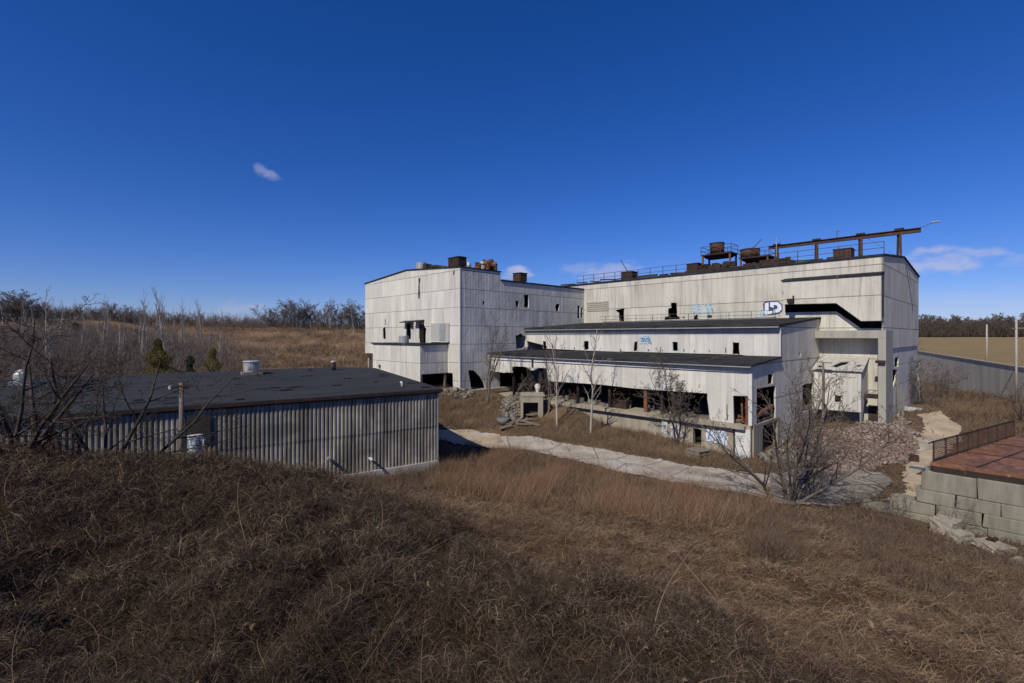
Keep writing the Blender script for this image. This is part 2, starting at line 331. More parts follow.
CP += [(0, 0, 6.4), (0, -6, 6.5), (-8, -4, 6.6), (8, -3, 6.2), (-15, 3, 6.3), (-22, -6, 6.6), (18, -4, 4.5), (-16, 10, 5.6), (-24, 8, 5.8), (18, 5, 3.0), (20, 12, .8), (30, 2, 1.5), (0, -40, 6), (60, -30, 2), (-60, -20, 5),
       (-8, 13.5, 3.6), (-12, 16.5, 3.0), (-17, 17, 2.6), (-22, 14, 3.0), (-7, 19.5, 1.5), (-3, 24, .55), (-10, 22.3, .7), (-20, 17.8, 1.8), (-30, 14, 2),
       (1.7, 40.6, .62), (1.7, 39.6, .45), (4.4, 41.3, 1.45), (5, 42.6, 1.85), (3.7, 41.0, 1.3), (6, 42, 1.6), (-.4, 42.6, 1.9), (-.2, 41.1, 1.2), (-5.5, 30, 0), (0, 30, .1), (0, 35, 0), (4, 27, .15), (5, 32, 0), (10, 28, 0), (10, 31, 0), (14, 25, .1), (14, 28, 0), (20, 24, 0), (20, 30, 0), (24, 28, 0), (27, 34, 0), (30, 30, 0), (33, 38, 0), (22, 20, 0), (28, 22, 0), (35, 28, 0), (40, 40, 0), (45, 48, .2),
       (60, 60, 1.0), (50, 46, 1.6), (44, 38, 1.2), (50, 30, 1), (70, 40, 1), (60, 75, .6), (80, 90, .5), (90, 60, 1.5), (55, 66, .6),
       (-15, 38, .8), (-25, 35, .8), (-10, 40, 1.0), (-35, 30, 1), (-20, 46, 1.6), (-40, 45, 2.2), (-50, 30, 2.2), (-60, 40, 3.5), (-3, 38, .1), (-4, 41, .7), (-7, 42.5, 2.0), (-2, 42, 1.3), (-8, 45, 2.8), (2, 42.5, 1.0), (-14, 46, 2.6), (-12, 52, 3.1), (-18, 60, 3.8), (-30, 58, 4), (-45, 60, 4.8)]
for a, b, z in [(0, -.5, 0), (0, -3, 0), (6.6, -.3, .5), (6.6, -3, .1), (12.7, -.4, .95), (12.7, -4, .3), (19, -.3, 1.75), (18, -4, 1.0), (17, -7, .1), (22, -3.6, 2.1), (20, -2.5, 2.15), (17.5, -2.5, 2.0), (16, -2, 1.8), (14.5, -1, 1.45),  (18, -3.6, 2.0), (20, -4, 1.9), (24, -5, 1.9), (26, -4.5, 2.8), (26, -8, 1.2), (30, -8.5, 2.8), (34, -9, 2.7), (36, -4, 2.9),
                (44, -4, 3.2), (30, 0, 2.6), (40, 6, 2.8), (13, 3, .8), (22, 3, 1.2), (3, 5, 0), (10, 10, .2), (20, 12, .8), (30, 12, 2), (0, 20, .2), (10, 28, .2), (25, 28, .5), (42, 15, 3.2), (50, 5, 4.2), (35, 38, 2), (15, 42, .5), (0, 42, .3),
                (-2, 2, 0), (-2, 6, .1), (-2, 10, .5), (-4.9, 14.0, 1.0), (-3, 12, .9), (-2, 14, 1.0), (-4, 9.5, .55), (-7, 11, .45), (-5.5, 16.5, .6), (-8, 14, .25), (-3, 7, .15), (-6, 7, .05), (-5.5, 22, .9), (-9, 20, .2), (-6, 30, 1.2), (-6, 37, 1.2), (-12, 30, .5)]:
    x_, y_ = T(a, b); CP.append((x_, y_, z))
for c_ in [(-60, 322, 78), (0, 320, 78), (100, 322, 82), (200, 329, 88), (300, 331, 92), (362, 331, 96), (430, 331, 100), (100, 350, 64), (200, 350, 72), (300, 350, 76), (360, 350, 78), (0, 350, 60), (250, 366, 64), (340, 366, 66)]: cpx(*c_)
CP += [(-95, 130, 11), (-50, 140, 10), (-20, 140, 9.5), (-140, 100, 12), (-140, 50, 9), (-120, 0, 6), (10, 120, 8), (30, 130, 5), (10, 90, 4), (0, 80, 4), (40, 110, 1.5), (70, 130, 1), (120, 120, 1), (140, 60, 1), (120, 0, 0)]
CPa = np.array(CP); _d = np.hypot(CPa[:, None, 0]-CPa[None, :, 0], CPa[:, None, 1]-CPa[None, :, 1])
_n = len(CPa); _A = np.zeros((_n+1, _n+1)); _A[:_n, :_n] = _d-np.eye(_n)*.15; _A[:_n, _n] = 1; _A[_n, :_n] = 1
_w = np.linalg.solve(_A, np.append(CPa[:, 2], 0))
_wv = [(rng.uniform(0, 2*np.pi), rng.uniform(0, 2*np.pi), rng.uniform(.8, 1.25)*l_, am) for l_, am in [(4, .055), (3, .05), (2.2, .045), (1.5, .04), (1.1, .035), (.8, .045), (.6, .04), (.42, .03), (.3, .022), (7, .06), (5, .05)] for _ in (0, 1)]
def Hs(X, Y):
    X = np.asarray(X, float); Y = np.asarray(Y, float); sh = X.shape; X = X.ravel(); Y = Y.ravel(); z = np.empty_like(X)
    for i in range(0, len(X), 20000):
        x, y = X[i:i+20000], Y[i:i+20000]
        z[i:i+20000] = np.hypot(x[:, None]-CPa[:, 0], y[:, None]-CPa[:, 1])@_w[:_n]+_w[_n]
    r = np.hypot(X, Y); azm = np.arctan2(X, Y)
    far = np.where(azm > 0, 0, 0)+sstep(-azm, -.15, .25)*10.0+sstep(azm, .1, .4)*(1.0+sstep(r, 150, 420)*6.4)
    far = far+8*sstep(r, 600, 1500)*0
    k = sstep(r, 120, 190); z = z*(1-k)+far*k
    return z.reshape(sh)
def bumps(X, Y):
    s = 0
    for th, ph, l_, am in _wv: s = s+am*np.sin((X*np.cos(th)+Y*np.sin(th))*2*np.pi/l_+ph)
    return s
def H(X, Y):
    X = np.asarray(X, float); Y = np.asarray(Y, float); z = Hs(X, Y)
    amp = .12+.62*sstep(z, 1.0, 3.0)*(1-sstep(np.hypot(X, Y-5), 20, 32))+.9*sstep(np.hypot(X, Y), 55, 80)*sstep(z, 1.5, 4)
    return z+bumps(X, Y)*amp
def h1(x, y): return float(H(np.array([x]), np.array([y]))[0])
def gp(px, py):
    """where the sight line through a photo position meets the ground"""
    k = (px-CX)/F; t = np.concatenate([np.arange(1.5, 60, .15), np.arange(60, 600, 1.5)]); z = H(k*t, t)-(CAMZ-(py-HY)*t/F)
    i = np.argmax(z > 0); tt = t[i] if z[i] > 0 else 500
    return (k*tt, tt)
# ground sheet
def axis(lo, hi, c0, c1, fine, g):
    a = list(np.arange(c0, c1+.001, fine)); s = fine; x = a[-1]
    while x < hi: s *= g; x += s; a.append(x)
    s = fine; x = a[0]; f = []
    while x > lo: s *= g; x -= s; f.append(x)
    return np.array(f[::-1]+a)
def grid_sheet(name, xs, ys, mat, colf=None, off=0.):
    Xg, Yg = np.meshgrid(xs, ys); Z = H(Xg, Yg)+off; nx, ny = len(xs), len(ys)
    co = np.stack([Xg, Yg, Z], -1).reshape(-1, 3); idx = np.arange(nx*ny).reshape(ny, nx)
    f = np.stack([idx[:-1, :-1], idx[:-1, 1:], idx[1:, 1:], idx[1:, :-1]], -1).reshape(-1, 4)
    return np_mesh(name, co, f, mat, colf(Xg.ravel(), Yg.ravel()) if colf else None, smooth=True)
def np_mesh(name, co, f, mat, col=None, smooth=False, parent=None):
    me = bpy.data.meshes.new(name); nf, k = f.shape
    me.vertices.add(len(co)); me.vertices.foreach_set('co', np.ascontiguousarray(co, np.float32).ravel())
    me.loops.add(nf*k); me.loops.foreach_set('vertex_index', np.ascontiguousarray(f, np.int32).ravel())
    me.polygons.add(nf); me.polygons.foreach_set('loop_start', np.arange(0, nf*k, k, dtype=np.int32)); me.polygons.foreach_set('loop_total', np.full(nf, k, np.int32))
    if smooth: me.polygons.foreach_set('use_smooth', np.ones(nf, bool))
    me.update(calc_edges=True)
    if col is not None:
        at_ = me.color_attributes.new('gcol', 'FLOAT_COLOR', 'POINT'); at_.data.foreach_set('color', np.concatenate([col, np.ones((len(col), 1))], 1).astype(np.float32).ravel())
    me.materials.append(M[mat]); o = bpy.data.objects.new(name, me); C.objects.link(o); o.parent = parent
    return o
def gcolor(X, Y):
    r = np.hypot(X, Y); z = Hs(X, Y); azm = np.arctan2(X, Y)
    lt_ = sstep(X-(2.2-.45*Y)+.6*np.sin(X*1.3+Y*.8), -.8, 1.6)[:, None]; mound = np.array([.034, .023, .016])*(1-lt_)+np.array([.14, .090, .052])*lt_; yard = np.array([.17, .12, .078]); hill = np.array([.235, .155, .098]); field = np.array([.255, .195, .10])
    km = (sstep(z, .6, 2.2)*(1-sstep(r, 22, 34)))[:, None]; c_ = yard*(1-km)+mound*km
    kh = (sstep(r, 50, 62)*(1-sstep(X, 5, 25)))[:, None]; c_ = c_*(1-kh)+hill*kh
    kf = (sstep(r, 95, 125)*sstep(X, 20, 45))[:, None]; return c_*(1-kf)+field*kf
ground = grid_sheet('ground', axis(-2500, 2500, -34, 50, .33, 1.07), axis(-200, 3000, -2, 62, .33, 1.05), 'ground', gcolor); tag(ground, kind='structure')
def strip(name, left, right, mat, n=70, m=8, off=.05, jit=.22, seed=1):
    """sheet draped on the ground between two edge lines"""
    r = np.random.default_rng(seed)
    def res(pl):
        pl = np.array(pl, float); d = np.r_[0, np.cumsum(np.hypot(*np.diff(pl, axis=0).T))]; t = np.linspace(0, d[-1], n)
        return np.stack([np.interp(t, d, pl[:, 0]), np.interp(t, d, pl[:, 1])], 1)
    A, B = res(left), res(right); wa = np.convolve(r.normal(0, jit*1.6, n+4), np.ones(5)/5, 'valid')+r.normal(0, jit*.3, n); wb = np.convolve(r.normal(0, jit*1.6, n+4), np.ones(5)/5, 'valid')+r.normal(0, jit*.3, n)
    D = (B-A); D /= np.linalg.norm(D, axis=1)[:, None]+1e-6; A = A+D*wa[:, None]; B = B+D*wb[:, None]
    t = np.linspace(0, 1, m)[None, :, None]; G = A[:, None]*(1-t)+B[:, None]*t
    Z = H(G[..., 0], G[..., 1])+off; co = np.concatenate([G, Z[..., None]], -1).reshape(-1, 3)
    idx = np.arange(n*m).reshape(n, m); f = np.stack([idx[:-1, :-1], idx[:-1, 1:], idx[1:, 1:], idx[1:, :-1]], -1).reshape(-1, 4)
    o = np_mesh(name, co, f, mat, smooth=True); tag(o, kind='structure'); return o, np.concatenate([A, B[::-1]])
road_far = [gp(*p) for p in [(425, 430), (470, 431), (530, 438), (600, 450), (660, 461), (720, 471), (790, 479)]]
road_near = [gp(*p) for p in [(425, 440), (480, 446), (545, 455), (600, 468), (660, 480), (720, 492), (790, 503)]]
road, poly_road = strip('road', road_far, road_near, 'road', 110, 10, .06)
pad_f = [gp(*p) for p in [(770, 474), (800, 470), (840, 469), (880, 475), (893, 482)]]; pad_n = [gp(*p) for p in [(770, 505), (800, 507), (840, 508), (875, 498), (893, 484)]]
pad, poly_pad = strip('pavement', pad_f, pad_n, 'pad', 50, 14, .085, .2, 5)
path_l = [gp(*p) for p in [(898, 503), (899, 495), (905, 475), (912, 455), (915, 440), (922, 424), (918, 415)]]; path_r = [gp(*p) for p in [(921, 505), (921, 498), (925, 470), (950, 452), (960, 440), (962, 428), (940, 412)]]
path, poly_path = strip('path', path_l, path_r, 'dirt', 90, 14, .065, .3, 8)
ap_l = [gp(*p) for p in [(908, 446), (912, 455)]]; ap_r = [gp(*p) for p in [(945, 440), (948, 449)]]
apron, _ = strip('concrete_apron', ap_l, ap_r, 'road', 12, 14, .1, .15, 9)
rb_l = [gp(*p) for p in [(800, 462), (830, 470), (870, 472), (900, 465), (918, 446), (914, 425)]]; rb_r = [gp(*p) for p in [(790, 440), (815, 430), (845, 428), (870, 425), (885, 422), (900, 418)]]
rubble_sheet, poly_rub = strip('rubble_ground', rb_l, rb_r, 'rubble_base', 60, 16, .07, .4, 12)
dirtl, poly_dl = strip('dirt_apron', [gp(*p) for p in [(438, 431), (470, 434), (500, 436)]], [gp(*p) for p in [(440, 442), (475, 448), (500, 449)]], 'dirt', 30, 8, .09, .3, 13)
def inpoly(X, Y, poly):
    ins = np.zeros(X.shape, bool); n = len(poly); j = n-1
    for i in range(n):
        xi, yi = poly[i]; xj, yj = poly[j]
        ins ^= ((yi > Y) != (yj > Y)) & (X < (xj-xi)*(Y-yi)/(yj-yi+1e-12)+xi); j = i
    return ins
def abc(X, Y): dx, dy = X-P0[0], Y-P0[1]; return dx*LD[0]+dy*LD[1], dx*RD[0]+dy*RD[1]
# small-building frame
BC = np.array([-4.5, 28.9]); BW = np.array([-.828, -.5606]); BK = np.array([-.5606, .828])
def S3(s, t, z): p = BC+s*BW+t*BK; return (float(p[0]), float(p[1]), z)
def blocked(X, Y):
    a, b = abc(X, Y); m = (a > 0) & (a < 46.5) & (b > -.1) & (b < 36.5) | (a > -4.6) & (a <= 0) & (b > 15) & (b < 36.5) | (a > 26) & (a < 46.5) & (b > -4.2) & (b < 0)
    m |= (a > 14.5) & (a < 24.8) & (b > -3.0) & (b < 0)
    dx, dy = X-BC[0], Y-BC[1]; s = dx*BW[0]+dy*BW[1]; t = dx*BK[0]+dy*BK[1]; m |= (s > 0) & (s < 36) & (t > -.05) & (t < 25)
    return m
# ------------------------------------------------------------------ main structures
# --- tall block
AL = 26.15; BF = -3.96; AM = 36.1; AE = 46.1
tb = thing('industrial_building', 'tall pale panelled block at the left of the factory with torn windows', 'building', T3(AM, 4, 2.8))
front = [(AL, 2.4), (27.25, 2.4), (27.35, 4.3), (37.65, 4.3), (37.65, 5.87), (AE, 5.87), (AE, 14.75), (AM, 15.5), (AL, 14.85)]
W = lambda x0, y0, x1, y1, s, am=.06: rectb(BF, x0, y0, x1, y1, amt=am, sub=3, seed=s)
holes = [W(406.2, 324, 410.8, 339.2, 1, .04), jag([onb(BF, *p) for p in [(419, 324.3), (423.6, 324), (426.3, 329), (425.6, 336), (426, 343), (421, 343), (419, 339)]], .05, 2, 2),
         jag([onb(BF, *p) for p in [(418.3, 278), (420, 278), (420, 288), (419.8, 298.8), (418, 298.6), (418.4, 288)]], .07, 3, 3), jag([onb(BF, *p) for p in [(383, 328), (385.2, 326.5), (385.8, 333), (385.6, 339.5), (383.2, 339), (382.8, 334)]], .05, 2, 4),
         W(385, 319, 385.8, 325, 5, .03), jag([onb(BF, *p) for p in [(453.5, 271), (454.8, 271), (454, 275.5), (453, 275)]], .03, 2, 6), W(402, 344, 403.6, 344.9, 7, .02)]
wall('wall', 'panel_white', tb, 'b', BF, front, holes)
side = [(BF, 2.4), (BF+1.5, 2.4), ona(AL, 468.2, 370), ona(AL, 474, 370.5), ona(AL, 480.5, 377), ona(AL, 484, 383), (b_at(AL, 486), 2.4), (1.4, 2.4), (1.4, 5.3), (15.9, 5.3), (15.9, 13.94), (1.465, 13.94), (1.465, 14.85), (BF, 14.85)]
A_ = lambda x0, y0, x1, y1, s, am=.05: recta(AL, x0, y0, x1, y1, amt=am, sub=3, seed=s)
sh_ = [A_(482.8, 301, 485, 304.8, 11), A_(515.8, 301, 518.8, 307, 12), A_(524, 294.6, 528.8, 307.6, 13, .07), A_(577.5, 305.5, 580, 318.5, 14), A_(580.8, 307.5, 583, 317.6, 15), A_(555.8, 304.5, 559.5, 311.5, 16, .12),
       jag([ona(AL, *p) for p in [(515.5, 336), (520, 333.5), (526, 336), (527, 346), (523, 349), (516, 349)]], .1, 2, 17)]
wall('side_wall', 'panel_grey', tb, 'a', AL, side, sh_, sign=-1)
wall('rear_wall', 'panel_white', tb, 'a', AE, [(BF+.13, 5.87), (15.9, 5.87), (15.9, 13.94), (1.465, 13.94), (1.465, 14.75), (BF+.13, 14.75)], sign=1)
wall('back_wall', 'panel_white', tb, 'b', 15.75, [(AL+.13, 5.3), (AE-.13, 5.3), (AE-.13, 13.9), (AM, 14.6), (AL+.13, 13.9)], sign=1)
wall('gable_step', 'panel_white', tb, 'b', 1.46, [(AL+.13, 13.9), (AM, 14.55), (AE-.13, 13.9), (AE-.13, 14.7), (AM, 15.45), (AL+.13, 14.8)], sign=1)
mb = MB(); mb.ab(AL+.15, AE-.15, BF+.15, 15.7, 5.35, 5.75); mb.ab(37.6, 37.75, BF+.2, 15.6, 2.5, 5.34); mb.ab(AL+.2, 37.5, 6, 6.2, 2.5, 5.3)
mb.ab(29.0, 29.15, BF+.2, 15.6, 5.76, 9.2); mb.build('shade_floor', 'dark_inside', tb)  # floor slab added inside the block to keep its interior dark
mb = MB(); mb.ab(AL-.6, 37.6, BF-.3, 6, 2.2, 2.6); mb.build('floor_slab', 'concrete', tb)
def gable_roof(name, parent, a0, am, a1, b0, b1, z0, zm, z1, th=.22, mat='roof'):
    mb = MB()
    for (x0, y0, x1, y1) in ((a0, z0, am, zm), (am, zm, a1, z1)):
        mb.hexa([T3(x0, b0, y0), T3(x1, b0, y1), T3(x1, b1, y1), T3(x0, b1, y0), T3(x0, b0, y0+th), T3(x1, b0, y1+th), T3(x1, b1, y1+th), T3(x0, b1, y0+th)])
    return mb.build(name, mat, parent)
gable_roof('roof', tb, AL-.06, AM, AE+.12, BF-.08, 1.56, 14.86, 15.51, 14.76, .14)
gable_roof('rear_roof', tb, AL-.1, AM, AE+.1, 1.57, 15.8, 13.95, 14.62, 13.95, .16)
for a_, b_ in ((AE-.4, BF+.4), (AE-.4, 5), (AE-.4, 15), (38.2, BF+.5)):
    MB().ab(a_-.16, a_+.16, b_-.16, b_+.16, 2.4, 5.9).build('column', 'concrete', tb)
# torn awnings above the two windows
for x0, x1, yy in ((405, 414, 321.5), (416, 424.5, 320.8)):
    (u0, z_), (u1, z2) = onb(BF, x0, yy), onb(BF, x1, yy)
    mb = MB(); mb.hexa([T3(u0, BF, z_), T3(u1, BF, z_), T3(u1, BF-.75, z_-.18), T3(u0, BF-.75, z_-.18), T3(u0, BF, z_+.09), T3(u1, BF, z_+.09), T3(u1, BF-.75, z_-.09), T3(u0, BF-.75, z_-.09)])
    mb.bar(T3(u1+.1, BF-.05, z_-.9), T3(u1+.1, BF-.6, z_-.15), .07); mb.build('awning', 'rust_dark', tb)
(u0, z_) = onb(BF, 424.5, 330); mb = MB()
for k in range(6): mb.bar(T3(u0+.1+.13*k, BF-.05, z_-1.9), T3(u0+.0+.13*k, BF-.12, z_+.25*math.sin(k*2)), .06, .1)
mb.build('hanging_strip', 'rust_dark', tb)
(u0, z0_), (u1, z1_) = onb(BF, 431.5, 323.5), onb(BF, 449.5, 341)
MB().ab(u1, u0, BF-.09, BF-.015, z1_, z0_).build('patch_panel', M['panel_lean'], tb); MB().ab(u1-.05, u0+.05, BF-.2, BF-.01, z1_-.12, z1_-.02).build('sill', 'concrete_white', tb)
mb = MB(); mb.ab(a_at(BF, 446), a_at(BF, 440.5), BF-.15, BF-.1, z1_+.05, z0_-.05); mb.build('stained_panel', 'galv', tb)
MB().ab(AL-.03, AL+.1, BF-.035, BF+.12, 2.4, 14.84).build('corner_trim', 'concrete_white', tb)
# front annex of the block
an = thing('loading_annex', 'small white flat-roofed box annex on legs against the tall left block', 'annex', T3(33, -5.6, 2.6))
AB = -7.31; wall('wall', 'panel_white', an, 'b', AB, [(28.15, 3.5), (37.65, 3.3), (37.65, 7.17), (28.15, 7.17)], [rectb(AB, 378.5, 364.5, 380.5, 369, amt=.08, sub=2, seed=3)], uoff=.4)
wall('side_wall', 'panel_grey', an, 'a', 28.15, [(AB+.13, 4.3), (BF-.01, 4.3), (BF-.01, 7.17), (AB+.13, 7.17)], sign=-1)
wall('side_wall', 'panel_white', an, 'a', 37.65, [(AB+.13, 3.3), (BF-.01, 3.3), (BF-.01, 7.17), (AB+.13, 7.17)], sign=1)
MB().ab(28.0, 37.85, AB-.15, BF-.01, 7.18, 7.32).build('roof', 'roof', an); MB().ab(28.3, 37.5, AB+.14, BF-.02, 4.3, 4.45).build('floor', 'dark_inside', an)
for a_, b_ in ((28.3, AB+.25), (28.3, BF-.3), (33, AB+.3), (37.4, AB+.3)): MB().ab(a_-.1, a_+.1, b_-.1, b_+.1, 2.3, 4.29).build('column', 'wood', an)
mb = MB(); p = T3(33.3, -6.0, 7.33); mb.tube([p, (p[0], p[1], 7.33+.75)], .55, 16); o = mb.build('roof_vent', 'galv')
tag(o, 'short round pale metal vent on the flat roof of the white annex', 'roof vent')
# --- hall
BH = 15.9; AR = -4.53; BB = 36.3; HM = 26.1
hall = thing('factory_hall', 'long tall beige panelled factory hall with shallow gable at the right', 'building', T3(10, 26, 0))
hh_ = lambda x0, y0, x1, y1, s, am=.06: rectb(BH, x0, y0, x1, y1, amt=am, sub=3, seed=s)
hh = [jag([onb(BH, *p) for p in [(615.5, 310.5), (624.5, 308.5), (624, 314), (623.8, 321), (619, 321), (619, 313.5)]], .06, 2, 20), jag([onb(BH, *p) for p in [(668.2, 308.5), (671, 308), (671, 302.5), (676.8, 302.5), (677, 312), (677.6, 316), (680, 317), (679.5, 319.5), (664.5, 320), (664.5, 316.5), (668.5, 316)]], .05, 2, 21),
      hh_(694, 315.2, 698, 319.5, 22, .04), hh_(707.2, 315.2, 711.7, 317.6, 23, .03), hh_(682.6, 316.5, 684.2, 318.6, 24, .04),
      [onb(BH, *p) for p in [(785, 301), (838, 300), (863, 318), (882.6, 318.5), (882.6, 328.3), (861, 328.5), (836.5, 311.5), (785, 312.5)]]]
wall('wall', 'panel_hall', hall, 'b', BH, [(AR, 0), (32, 0), (32, 14.6), (AR, 14.6)], hh, th=.15)
lw = [(BH+.16, .5), (BB, .5), (BB, 7.0), (BH+.16, 7.0)]
lh = [recta(AR, 896.3, 357.5, 900, 366.5, amt=.05, seed=31), jag([ona(AR, *p) for p in [(893.4, 369), (899, 371), (897, 380), (893.2, 392)]], .08, 2, 32)]
wall('lower_end_wall', 'panel_white', hall, 'a', AR+.1, lw, lh, sign=-1)
wall('end_wall', 'panel_end', hall, 'a', AR, [(BH, 7.0), (BB, 7.0), (BB, 14.55), (HM, 15.55), (BH, 14.6)], [jag([ona(AR, *p) for p in [(908.2, 268), (908.8, 268), (911.8, 288), (911.2, 288)]], .03, 3, 33)], sign=-1)
wall('back_wall', 'panel_end', hall, 'b', BB, [(AR+.1, 0), (32, 0), (32, 14.55), (AR+.1, 14.55)], sign=1)
wall('far_wall', 'panel_end', hall, 'a', 32, [(BH+.2, 0), (BB, 0), (BB, 14.5), (HM, 15.5), (BH+.2, 14.5)], sign=1)
mb = MB()
for (b0, z0, b1, z1) in ((BH-.12, 14.61, HM, 15.57), (HM, 15.57, BB+.12, 14.57)):
    mb.hexa([T3(AR-.1, b0, z0), T3(AR-.1, b1, z1), T3(32.1, b1, z1), T3(32.1, b0, z0), T3(AR-.1, b0, z0+.16), T3(AR-.1, b1, z1+.16), T3(32.1, b1, z1+.16), T3(32.1, b0, z0+.16)])
mb.build('roof', 'roof', hall)
mb = MB(); r = random.Random(4)
a_ = AR+3
while a_ < 30:      # gutter scrap and pipes along the eaves
    l_ = r.uniform(.6, 2.6); mb.bar(T3(a_, BH+.3+r.uniform(0, .5), 14.9+r.uniform(0, .12)), T3(a_+l_, BH+.3+r.uniform(0, .4), 14.9+r.uniform(0, .2)), .15, r.uniform(.08, .22)); a_ += l_*r.uniform(.8, 1.4)
mb.build('eaves_scrap', 'rust_dark', hall)
# overhanging crane bay
BO = 14.85
p = [(782.5, 281.5), (884.2, 274.2), (884.2, 321), (861, 321), (836, 303), (784, 304.3)]
uz = [onb(BO, *x) for x in p]; uz[1] = (AR-.02, uz[1][1]); uz[2] = (AR-.02, uz[3][1])
wall('crane_bay', 'panel_hall', hall, 'b', BO, uz, th=BH-BO-.01)
(u0, z0_), (u1, z1_) = uz[0], uz[1]
mb = MB(); mb.hexa([T3(u0+.1, BO-.12, z0_), T3(u1-.05, BO-.12, z1_), T3(u1-.05, BH-.01, z1_), T3(u0+.1, BH-.01, z0_), T3(u0+.1, BO-.12, z0_+.1), T3(u1-.05, BO-.12, z1_+.1), T3(u1-.05, BH-.01, z1_+.35), T3(u0+.1, BH-.01, z0_+.35)]); mb.build('crane_bay_roof', 'roof', hall)
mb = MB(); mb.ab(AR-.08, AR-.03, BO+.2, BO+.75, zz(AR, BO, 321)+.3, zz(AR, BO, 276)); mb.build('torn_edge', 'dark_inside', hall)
(u0, z0_) = onb(BH, 795, 305); mb = MB(); mb.ab(u0-.25, u0+.2, BO-.55, BO-.02, zz(u0, BO, 303), zz(u0, BO, 299)); mb.bar(T3(u0-.25, BO-.3, zz(u0, BO, 300)), T3(u0-.25, BO-.3, zz(u0, BO, 296)), .12); mb.build('vent_box', 'rust_dark', hall)
# mixed old boards
(u0, z0_), (u1, z1_) = onb(BH, 586, 302), onb(BH, 608.5, 310.5); mb = MB()
for k in range(5): z_ = z1_+(z0_-z1_)*k/5; mb.ab(u1, u0+random.uniform(-.3, 0), BH-.07, BH-.01, z_, z_+(z0_-z1_)/5-.05)
mb.build('board_patch', plain_mat('pale old boards', (.40, .38, .33), .9, .3, 3), hall)
# concrete portal
BP = 14.4; AP = -4.92; AQ = -4.42
ptl = thing('concrete_portal', 'grey concrete door portal standing against the right end of the hall', 'portal', T3(-2.4, 15, .8))
MB().ab(AP, AQ, BP, BH-.02, .3, 7.86).build('column', 'concrete_grey', ptl); MB().ab(AP, AR-.02, BH-.01, 17.5, .3, 8.5).build('side_pier', 'concrete_grey', ptl)
zl0, zl1 = zz(-2.5, BP, 338.6), zz(-2.5, BP, 330); MB().ab(AP, -.02, BP-.003, BH-.02, 7.87, 8.5).build('lintel', 'concrete_grey', ptl)
b1, z1_ = AQ, zz(AP, BP, 362); MB().ab(AP+.02, AQ+.15, BP-.28, BP-.01, z1_-.1, z1_+.12).build('bracket', 'rust_dark', ptl)
z1_ = zz(AQ, BP, 397); MB().ab(AQ+.05, AQ+1.1, BP-.1, BP+.2, z1_-.15, z1_+.2).build('canopy', 'rust_dark', ptl)
MB().ab(AQ+.1, AQ+.9, BH-.06, BH-.01, .7, 2.3).build('doorway', 'dark_inside', ptl)  # flat dark sheet on the wall, shade of the doorway put into its colour
# --- lean-to tiers
lt = thing('lean_to_building', 'two-tier pale lean-to with black roofs and open bays over a concrete base', 'building', T3(13, 6, 0))
fr = [(0, 6.0), (26.1, 6.2), (26.1, 4.35), (22.8, 4.35), (22.75, 5.0), (18.2, 5.05), (18.0, 3.86), (2.95, 4.0), (2.8, 2.12), (1.15, 2.12), (1.2, 4.0), (.22, 4.05), (.2, 2.12), (0, 2.12)]
r = random.Random(3); fr2 = []
for i, (u, z) in enumerate(fr):
    fr2.append((u, z)); u2, z2 = fr[(i+1) % len(fr)]
    if 1 < i < 8:
        for k in range(1, 5): fr2.append((u+(u2-u)*k/5+r.uniform(-.05, .05), z+(z2-z)*k/5+r.uniform(-.06, .06)))
wall('wall', 'panel_lean', lt, 'b', 0, fr2, [rectb(0, 531.2, 359, 533.6, 370.5, amt=.03, seed=41), jag([onb(0, *p) for p in [(726.5, 404), (727.5, 404), (728, 421), (726.3, 420)]], .02, 2, 42)], uoff=3)
t1 = [(BH*0+.13, 2.12), (.9, 2.12), (.9, 4.5), (4.6, 4.45), (4.62, 2.12), (5.4, 2.1), (5.4, 6.47), (.13, 6.0)]
b0_, _z = ona(0, 768, 379); b1_, _z2 = ona(0, 773, 393)
wall('side_wall', 'panel_end', lt, 'a', 0, t1, [jag([(b0_, 4.6), (b1_, 4.6), (b1_, 5.35), (b0_, 5.35)], .04, 2, 5)], sign=-1)
t2 = [(5.41, 0), (BH-.01, 0), (BH-.01, 9.55), (5.41, 8.7)]
wall('side_wall', 'panel_end', lt, 'a', 0.01, t2, [recta(0, 802.7, 385, 813.3, 409, amt=.07, seed=51), recta(0, 799.3, 352, 800.6, 356.5, amt=.05, sub=2, seed=52)], sign=-1, uoff=.6)
BT = 5.4
hw = lambda x0, y0, x1, y1, s, am=.05: rectb(BT, x0, y0, x1, y1, amt=am, sub=2, seed=s)
tw = [(.01, 6.3), (26.1, 6.4), (26.1, 8.75), (23.9, 8.75), (.01, 8.7)]
wh = [hw(732.2, 342.5, 739.6, 354.4, 60), hw(672.8, 342, 677.6, 350.8, 61), hw(634, 341.6, 637, 350.8, 62), hw(584.2, 341.2, 588, 349.8, 63, .08), hw(542.8, 341.2, 546.2, 349, 64), hw(725, 347.5, 726.2, 353, 65, .02), hw(683.2, 349, 684.4, 352, 66, .03), hw(693.5, 350, 694.8, 353, 67, .03),
      hw(648, 349.3, 649.2, 351.5, 68, .03), hw(620, 349.3, 621.2, 351.5, 69, .03), hw(662, 349.5, 663, 351, 70, .02), hw(709, 350.5, 710, 352, 71, .02), hw(574, 347.5, 575, 350, 72, .03), hw(564, 347, 565, 348.5, 73, .02),
      jag([onb(BT, *p) for p in [(516, 337), (520, 334), (527, 335), (527.5, 346.5), (522, 348.5), (516, 348)]], .08, 2, 74)]
wall('upper_wall', 'panel_lean', lt, 'b', BT, tw, wh, uoff=1.2)
MB().ab(-.1, .0, BT-.04, BT+.06, 6.5, 8.7).build('corner_trim', 'concrete_white', lt)
